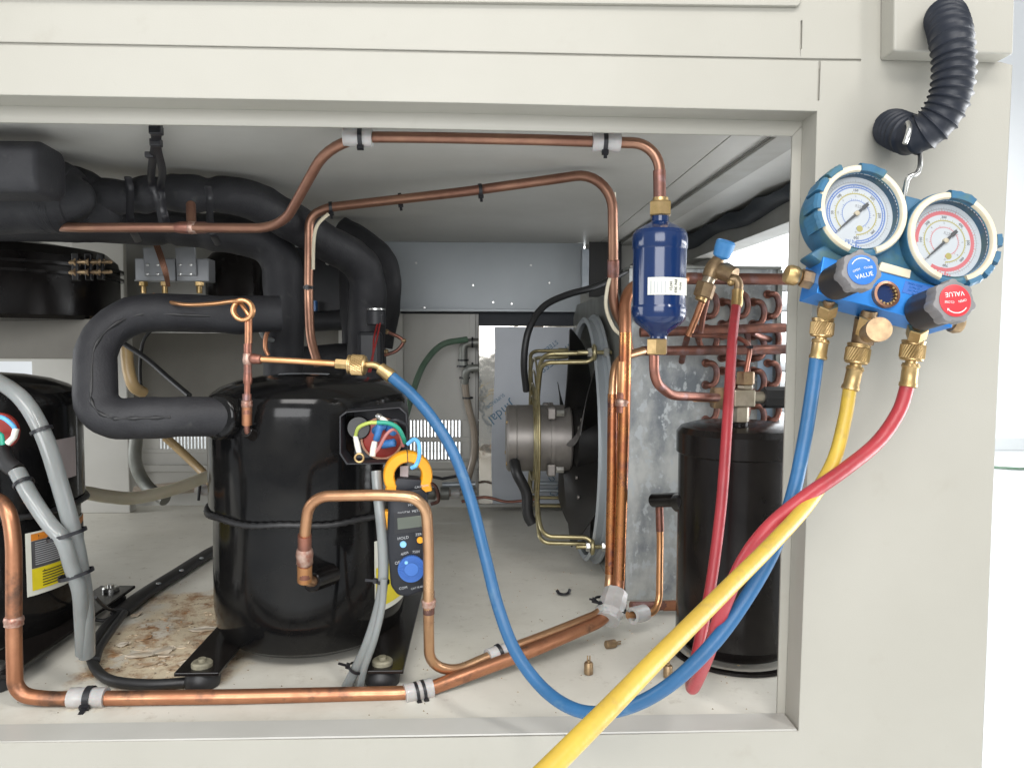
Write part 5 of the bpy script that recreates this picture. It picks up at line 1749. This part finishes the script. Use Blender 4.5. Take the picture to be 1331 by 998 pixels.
yellow = charging_hose('thick yellow hose sweeping from the middle port down across the front to the lower edge', 'hose_yellow',
    [(1105, 503, YG), (1098, 545, YG - .006), (1083, 600, YG - .018), (1052, 652, YG - .045), (1005, 705, YG - .085), (945, 765, YG - .13), (860, 850, YG - .185), (790, 922, YG - .225), (700, 1012, YG - .262), (600, 1110, YG - .29)],
    .0053, ((1105, 506, YG), (1112, 476, YG), (1117, 446, YG), .0062, .0092), None)
red = charging_hose('red hose hanging from the right port and turning back up to the blue capped valve', 'hose_red',
    [(1180, 499, YG), (1168, 535, YG - .004), (1140, 575, YG - .012), (1095, 612, YG - .03), (1045, 647, YG - .045), (1000, 685, YG - .055), (966, 730, YG - .05), (940, 790, YG - .035), (920, 850, YG - .01), (904, 888, -.02), (899, 893, .0), (900, 880, .025), (910, 830, .055), (924, 760, .078), (936, 670, .09), (942, 600, .10), (947, 520, .13), (952, 440, .18), (957, 396, .213)],
    .0054, ((1180, 502, YG), (1184, 472, YG), (1188, 442, YG), .0062, .0092), None)
MB().tube([P(957, 399, .211), P(958, 394, .213), P(958.5, 382, .215), P(959, 378, .216)], [.0058, .0066, .0060, .0066], 18).build('ferrule', 'brass', red, 40)
MB().tube(spline(PP([(959, 379, .216), (960, 370, .216), (956, 363, .217), (949, 364, .219)]), 5), .0052, 14).build('bent_stem', 'brass_dark', red, 60)

# ================================================================== GAUGE MANIFOLD
O = P(1154, 379, -.075)
GM = Matrix.Translation(O) @ Matrix.Rotation(R(13.8), 4, 'Y') @ Matrix.Rotation(R(-10), 4, 'X') @ Matrix.Rotation(R(90), 4, 'X')
# local: x right along the bar, y up, z towards the viewer
Ginv = GM.inverted()
def g(px, py, z=0.0):
    o_ = Ginv @ CAM
    d = Ginv.to_3x3() @ ray(px, py)
    t = (z - o_.z) / d.z
    q = o_ + d * t
    return V((q.x, q.y, z))
man = thing('gauge_manifold', tuple(P(1150, 440, -.06)), 'blue refrigerant gauge set with two dials and two knobs hanging on the cabinet post', 'gauge manifold')
TL, BL, BR, TR = g(1071, 334), g(1061, 381), g(1236, 425), g(1247, 379)
x0, x1 = (TL.x + BL.x) / 2, (BR.x + TR.x) / 2
yb, yt = (BL.y + BR.y) / 2, (TL.y + TR.y) / 2
MB(GM).box((x0, yb, -.030), (x1, yt, 0)).build('valve_bar', 'anod_blue', man, 0, bevel=.0006)
# backing rubber boot bridge
def gpoly(pts, z, h, name, m, parent=man, bev=.001, sm=30):
    q = [g(x, y, z + h) for x, y in pts]
    return MB(GM).prismz([(p.x, p.y) for p in reversed(q)], h, Matrix.Translation((0, 0, z))).build(name, m, parent, sm, bevel=bev)
gpoly([(1168, 250), (1199, 258), (1207, 268), (1245, 330), (1240, 386), (1150, 364), (1068, 341), (1052, 330), (1100, 300)], -.024, .022, 'boot_web', 'boot', bev=.003)
gpoly([(1146, 340), (1185, 351), (1183, 362), (1142, 351)], -.002, .0035, 'cream_tab', 'cream_ring', bev=.0008)


def gauge(px, py, pr, ring_mat, lab, ribs, hub_off, cut):
    zf = .0085
    c = g(px, py, zf)
    r = pr * (O - CAM).length / FPX * 1.0 * ((g(px, py, zf) - g(px + 1, py, zf)).length * FPX / (O - CAM).length)
    G = Matrix.Translation(c)
    u = r
    boot = MB(GM).lathe([(u * .80, -.032), (u * .97, -.032), (u * 1.0, -.028), (u * 1.0, -.008), (u * 1.02, -.004), (u * 1.0, -.0005), (u * .93, .0002), (u * .86, -.001), (u * .86, -.010)], G, 72, caps=True).build('gauge_boot', 'boot', man, 40)
    # cream ring broken at the knob and under the grips
    for a0, a1 in cut:
        nn = max(6, int((a1 - a0) / 4))
        vs, fs = [], []
        for i in range(nn + 1):
            a = R(a0 + (a1 - a0) * i / nn)
            for (q, h) in ((.845, -.004), (.845, .0010), (.865, .0022), (.955, .0022), (.985, .0008), (.985, -.004)):
                vs.append((u * q * math.cos(a), u * q * math.sin(a), h))
        for i in range(nn):
            for k in range(6):
                k2 = (k + 1) % 6
                fs.append((i * 6 + k, (i + 1) * 6 + k, (i + 1) * 6 + k2, i * 6 + k2))
        fs += [tuple(range(6)), tuple(reversed(range(nn * 6, nn * 6 + 6)))]
        MB(GM).add(vs, fs, G).build('cream_bezel', 'cream_ring', boot, 40)
    # grips
    rg = random.Random(px)
    for (a0, a1, big) in ribs:
        nn = 8
        vs, fs = [], []
        for i in range(nn + 1):
            a = R(a0 + (a1 - a0) * i / nn)
            e = .012 * rg.uniform(-1, 1)
            ro = (1.03 if big else 1.09) + e
            ri = .84 if big else .95
            for (q, h) in ((ri, .0), (ri, .0030), (ro - .04, .0036 + e * .01), (ro, .001), (ro, -.016), (1.0, -.018)):
                vs.append((u * q * math.cos(a), u * q * math.sin(a), h))
        for i in range(nn):
            for k in range(6):
                k2 = (k + 1) % 6
                fs.append((i * 6 + k, (i + 1) * 6 + k, (i + 1) * 6 + k2, i * 6 + k2))
        fs += [tuple(range(6)), tuple(reversed(range(nn * 6, nn * 6 + 6)))]
        MB(GM).add(vs, fs, G).build('grip_rib', 'boot', boot, 25)
    # dial assembly
    ga = MB(GM).lathe([(u * .845, -.001), (u * .845, -.010), (u * .83, -.010), (u * .83, -.0012), (u * .845, -.001)], G, 72, caps=False).build('gauge', 'boot', man, 40)
    D = G @ Matrix.Translation((0, 0, -.0095))
    dial_ = MB(GM).lathe([(.0001, 0), (u * .83, 0)], D, 64, caps=False).build('dial_face', 'dialface', ga, 60)
    def arc(r0, r1, a0, a1, m, name='scale_arc', z=.00015):
        vs, fs = [], []
        nn = int(abs(a1 - a0) / 4) + 2
        for i in range(nn + 1):
            a = R(a0 + (a1 - a0) * i / nn)
            vs += [(u * r0 * math.cos(a), u * r0 * math.sin(a), z), (u * r1 * math.cos(a), u * r1 * math.sin(a), z)]
        for i in range(nn):
            fs.append((2 * i, 2 * i + 1, 2 * i + 3, 2 * i + 2))
        return MB(GM).add(vs, fs, D).build(name, m, ga, 0)
    def ticks(r0, r1, a0, a1, n_, m, w_=.0045, z=.0002):
        mb = MB(GM)
        for i in range(n_ + 1):
            a = R(a0 + (a1 - a0) * i / n_)
            ln = r1 if i % 5 else r1 + (r1 - r0) * .8
            ct_, st_ = math.cos(a), math.sin(a)
            w2 = w_ * (1 if i % 5 else 1.5)
            mb.add([(u * (r0 * ct_ - w2 * st_), u * (r0 * st_ + w2 * ct_), z), (u * (r0 * ct_ + w2 * st_), u * (r0 * st_ - w2 * ct_), z),
                    (u * (ln * ct_ + w2 * st_), u * (ln * st_ - w2 * ct_), z), (u * (ln * ct_ - w2 * st_), u * (ln * st_ + w2 * ct_), z)], [(0, 1, 2, 3)], D)
        return mb.build('scale_ticks', m, ga, 0)
    base_a = -13.8
    A0, A1 = base_a + 250, base_a - 65
    if ring_mat == 'print_blue':
        arc(.585, .610, A0, A1, ring_mat)
        arc(.635, .665, A0, A1, ring_mat)
        ticks(.600, .625, A0, A1, 60, ring_mat)
        arc(.665, .760, A0 - 60, A1 + 10, 'grey_print', z=.00010) if False else None
    else:
        arc(.585, .665, A0 - 40, A1 - 30, ring_mat)
        arc(.635, .665, A0, A0 - 40, ring_mat)
        ticks(.655, .685, A0, A1, 60, ring_mat)
    arc(.445, .468, A0, A1, 'print_olive')
    ticks(.468, .49, A0, A1, 50, 'print_olive', .004)
    arc(.30, .312, A0, A1, ring_mat)
    ticks(.312, .335, A0, A1, 40, ring_mat, .003)
    arc(.705, .718, A0, A1, 'grey_print')
    ticks(.718, .745, A0, A1, 70, 'grey_print', .003)
    nums = ['0', '50', '100', '150', '200', '250', '300', '350'] if ring_mat == 'print_blue' else ['0', '100', '200', '300', '400', '500', '600', '700']
    for i, s_ in enumerate(nums):
        a = R(A0 + (A1 - A0) * i / (len(nums) - 1))
        text('scale_number', s_, GM @ D @ Matrix.Translation((u * .53 * math.cos(a), u * .53 * math.sin(a), .0002)) @ Matrix.Rotation(a - math.pi / 2, 4, 'Z'), u * .08, 'needle', ga)
        s2 = ['-30', '-10', '0', '2', '4', '6', '8', '10'][i]
        text('scale_number', s2, GM @ D @ Matrix.Translation((u * .40 * math.cos(a), u * .40 * math.sin(a), .0002)) @ Matrix.Rotation(a - math.pi / 2, 4, 'Z'), u * .06, 'grey_print', ga)
    text('dial_print', 'R22', GM @ D @ Matrix.Translation((u * .02, u * .18, .0002)) @ Matrix.Rotation(R(base_a * 0), 4, 'Z'), u * .09, 'grey_print', ga)
    text('dial_print', 'psi bar', GM @ D @ Matrix.Translation((u * .02, -u * .62, .0002)), u * .11, ring_mat, ga)
    MB(GM).lathe([(u * .83, -.0030), (u * .83, -.0022), (.0001, -.0022)], G, 64, caps=False).build('lens', 'lens', ga, 60)
    for q_ in range(9):
        MB(GM).box((u * (-.22 + .055 * q_), -u * .735, .0001), (u * (-.185 + .055 * q_), -u * (.66 + .02 * (q_ % 3)), .00022), D).build('print_bar', ring_mat, ga, 0)
    a = R(base_a - 52)
    MB(GM).lathe([(u * .07, 0), (u * .07, .0003), (.0001, .0003)], D @ Matrix.Translation((u * .14, -u * .30, 0)), 20).build('maker_roundel', 'print_olive', ga, 0)
    # needle pointing lower left
    na = R(234)
    nd = V((math.cos(na), math.sin(na), 0))
    ns = V((-math.sin(na), math.cos(na), 0))
    mb = MB(GM)
    zc = .0018
    pl_ = [nd * (u * .70), nd * (u * .30) + ns * (u * .022), nd * (-u * .10) + ns * (u * .030), nd * (-u * .17) + ns * (u * .018), nd * (-u * .20) + ns * (u * .045), nd * (-u * .34) + ns * (u * .035)]
    poly = [(p.x, p.y) for p in pl_] + [((nd * p.dot(nd) - ns * p.dot(ns)).x, (nd * p.dot(nd) - ns * p.dot(ns)).y) for p in reversed(pl_[1:])]
    mb.prismz(poly, .0005, D @ Matrix.Translation((0, 0, zc)))
    mb.build('needle', 'needle', ga, 0)
    MB(GM).lathe([(u * .055, 0), (u * .055, .0026), (u * .04, .003), (.0001, .003)], D, 20).build('needle_hub', 'cream_ring', ga, 40)


gauge(1121, 273, 58.5, 'print_blue', 'low', [(130, 150, False), (154, 172, False), (176, 194, False), (198, 218, False), (70, 104, True)], 0, [(104, 262), (-62, 70)])
gauge(1238, 309, 58.5, 'print_red', 'high', [(70, 104, True), (4, 18, False), (-18, -4, False), (-38, -24, False), (-62, -44, False)], 0, [(104, 262), (-62, 70)])


def knob(px, py, pr, m, flip):
    zf = .040
    c = g(px, py, zf)
    u = (g(px, py, zf) - g(px + pr, py, zf)).length
    poly = []
    nn = 96
    for k in range(nn):
        a = 2 * math.pi * k / nn
        q = 1.0 + (.13 * math.cos(a * 7) ** .5 if math.cos(a * 7) > 0 else 0.0)
        poly.append((u * q * math.cos(a), u * q * math.sin(a)))
    kb = MB(GM).prismz(poly, .012, Matrix.Translation((c.x, c.y, zf - .012))).build('valve_knob', 'knob', man, 30, bevel=.0012)
    MB(GM).lathe([(u * .78, -.040), (u * .98, -.038), (u * 1.0, -.0115), (u * .9, -.011)], Matrix.Translation(c), 40).build('knob_skirt', 'plastic_black', kb, 40)
    MB(GM).lathe([(u * .80, -.0002), (u * .80, .0008), (u * .76, .0010), (.0001, .0010)], Matrix.Translation(c), 48).build('knob_label', m, kb, 50)
    L0 = Matrix.Translation(c + V((0, 0, .0012)))
    B0 = L0 @ Matrix.Rotation(R(28 if m == 'cap_blue' else 200), 4, 'Z')
    text('knob_text', 'VALUE', GM @ B0 @ Matrix.Translation((0, -u * .33, 0)), u * .34, 'white_print', kb)
    text('knob_text', 'CLOSE', GM @ B0 @ Matrix.Translation((u * .34, u * .04, 0)) @ Matrix.Rotation(R(-8), 4, 'Z'), u * .17, 'white_print', kb)
    text('knob_text', 'OPEN', GM @ B0 @ Matrix.Translation((-u * .34, u * .04, 0)) @ Matrix.Rotation(R(8), 4, 'Z'), u * .17, 'white_print', kb)
    o_ = 28 if m == 'cap_blue' else 200
    a0, a1, s_ = o_ + 140, o_ + 42, -1
    vs, fs = [], []
    for i in range(13):
        a = R(a0 + (a1 - a0) * i / 12)
        for q in (.60, .645):
            vs.append((u * q * math.cos(a), u * q * math.sin(a), .00125))
    for i in range(12):
        fs.append((2 * i, 2 * i + 1, 2 * i + 3, 2 * i + 2))
    a = R(a1)
    t_ = R(a1 + (8 if a1 > a0 else -8))
    b0 = len(vs)
    vs += [(u * .54 * math.cos(a), u * .54 * math.sin(a), .00125), (u * .70 * math.cos(a), u * .70 * math.sin(a), .00125), (u * .62 * math.cos(t_), u * .62 * math.sin(t_), .00125)]
    fs.append((b0, b0 + 1, b0 + 2))
    MB(GM).add(vs, fs, Matrix.Translation(c)).build('turn_arrow', 'white_print', kb, 0)


knob(1120, 351, 23.5, 'cap_blue', False)
knob(1241, 391, 25, 'cap_red', True)
# sight glass: brass ring with knurled inside
c = g(1151.5, 383, .002)
u = (c - g(1168.5, 383, .002)).length
sg = MB(GM).lathe([(u * .74, -.006), (u * .74, .0015), (u * .80, .0024), (u * .98, .0020), (u * 1.0, -.0019)], Matrix.Translation(c), 40, caps=False).build('sight_glass_ring', 'copper_brown', man, 40)
MB(GM).lathe([(.0001, -.0018), (u * .74, -.0018)], Matrix.Translation(c + V((0, 0, .0003))), 32, caps=False).build('sight_window', 'drier', sg, 60)
for k in range(9):
    a = R(-120 + 22 * k)
    p = c + V((u * .70 * math.cos(a), u * .70 * math.sin(a), -.0015))
    MB(GM).cyl(p, p + V((0, 0, .0034)), u * .09, seg=8).build('ring_tooth', 'brass', sg, 40)
# engraved plate on the bar
rect_pts = [(1177, 365), (1211, 373), (1206, 389), (1172, 380)]
q = [g(x, y, .0001) for x, y in rect_pts]
pl3 = MB(GM).prismz([(p.x, p.y) for p in reversed(q)], .0003, Matrix.Translation((0, 0, .0))).build('type_plate', 'dial_blue', man, 0)
for i in range(4):
    cc_ = g(1190, 370.5 + i * 4.2, .0004)
    text('plate_text', ('HIGH  LOW', 'R134a R22', '500 PSI MAX', 'BRASS')[i], GM @ Matrix.Translation(cc_ + V((0, 0, .0001))), .0022, 'anod_blue', pl3)
# ports
def gport(px, y0, y1, r, hexr, z=-.015, nm='hose_port'):
    a = g(px, y0, z)
    xq = a.x
    b_ = V((xq, g(px - 6, y1, z).y, z))
    o = MB(GM).cyl(V((xq, yb + .0005, z)), b_, r, seg=18).build(nm, 'brass_dark', man, 40)
    MB(GM).hexn(V((xq, yb - .001, z)), V((xq, yb - .006, z)), hexr).build('port_hex', 'brass_dark', o, 20)
    return a


def port_to(px0, py0, z, target, r=.0046, hr=.0078):
    a = g(px0, py0, z)
    a = V((a.x, yb, z))
    tgt = Ginv @ P(*target)
    o = MB(GM).tube([a + V((0, .002, 0)), a + (tgt - a) * .6, tgt], r, 16).build('hose_port', 'brass_dark', man, 40)
    MB(GM).hexn(a + (tgt - a) * .10, a + (tgt - a) * .62, hr).build('port_hex', 'brass', o, 20)
    return o


port_to(1078, 392, -.012, (1071, 418, YG))
port_to(1194, 424, -.012, (1188, 447, YG))
o = port_to(1130, 408, -.012, (1118, 452, YG), .0062, .0072)
a, b_ = P(1130, 433, -.062), P(1143, 428, -.095)
MB().tube([a, a + (b_ - a) * .7, a + (b_ - a) * .72, b_], [.0075, .0078, .0090, .0090], 28).build('schrader_tee', 'brass_dark', o, 30)
MB().tube([P(1126, 414, -.055), P(1121, 446, YG)], .0085, 18).build('tee_body', 'brass_dark', o, 40)
# side fittings at both bar ends
e = V((x0, (yb + yt) / 2 - .001, -.014))
o = MB(GM).hexn(e + V((.0005, 0, 0)), e + V((-.0085, 0, 0)), .0075).build('end_fitting', 'brass_dark', man, 20)
MB(GM).lathe([(.004, 0), (.0058, .001), (.0075, .004), (.0078, .009), (.0066, .012), (.003, .0135)], frame_from((-1, 0, 0), e + V((-.0085, 0, 0))), 24).build('end_cap', 'brass', o, 40)
e = V((x1, (yb + yt) / 2 - .006, -.012))
o = MB(GM).lathe([(.0055, -.0005), (.0055, .006), (.0075, .0065), (.008, .010), (.0066, .014), (.002, .0155)], frame_from((1, 0, 0), e), 24).build('end_fitting', 'brass_dark', man, 40)
# hanging hook, runs up behind the conduit and over it
hk = spline(PP([(1173, 262, -.062), (1177, 243, -.066), (1181, 231, -.068), (1192, 225, -.066), (1196, 213, -.060), (1195, 196, -.040), (1187, 176, -.028), (1180, 166, -.040), (1180, 160, -.066), (1182, 166, -.084), (1180, 176, -.088), (1176, 187, -.088)]), 7)
MB().tube(hk, .0019, 12).build('hook', 'steel', man, 60)

# ================================================================== CORRUGATED CONDUIT
cq = spline(PP([(1229, 26, -.020), (1230, 26, -.045), (1236, 48, -.062), (1240, 85, -.066), (1236, 122, -.066), (1222, 152, -.062), (1203, 170, -.056), (1186, 176, -.048), (1172, 172, -.034), (1163, 168, -.018), (1160, 167, -.001)]), 40)
# resample by length
Ls = [0]
for i in range(1, len(cq)):
    Ls.append(Ls[-1] + (cq[i] - cq[i - 1]).length)
tot = Ls[-1]
nrib, sub = 30, 8
NR = nrib * sub
rs_, j = [], 0
for i in range(NR + 1):
    t = tot * i / NR
    while j < len(Ls) - 2 and Ls[j + 1] < t:
        j += 1
    f = (t - Ls[j]) / max(1e-9, Ls[j + 1] - Ls[j])
    rs_.append(cq[j].lerp(cq[j + 1], f))
prof8 = [.885, .885, .89, .925, 1.0, .925, .89, .885]
cdt = thing('corrugated_conduit', tuple(P(1186, 200, -.05)), 'black corrugated cable conduit curving from the corner box back into the post', 'conduit')
MB().tube(rs_, [.0158 * prof8[i % sub] for i in range(NR + 1)], 32).build('hose_skin', 'conduit', cdt, 70)
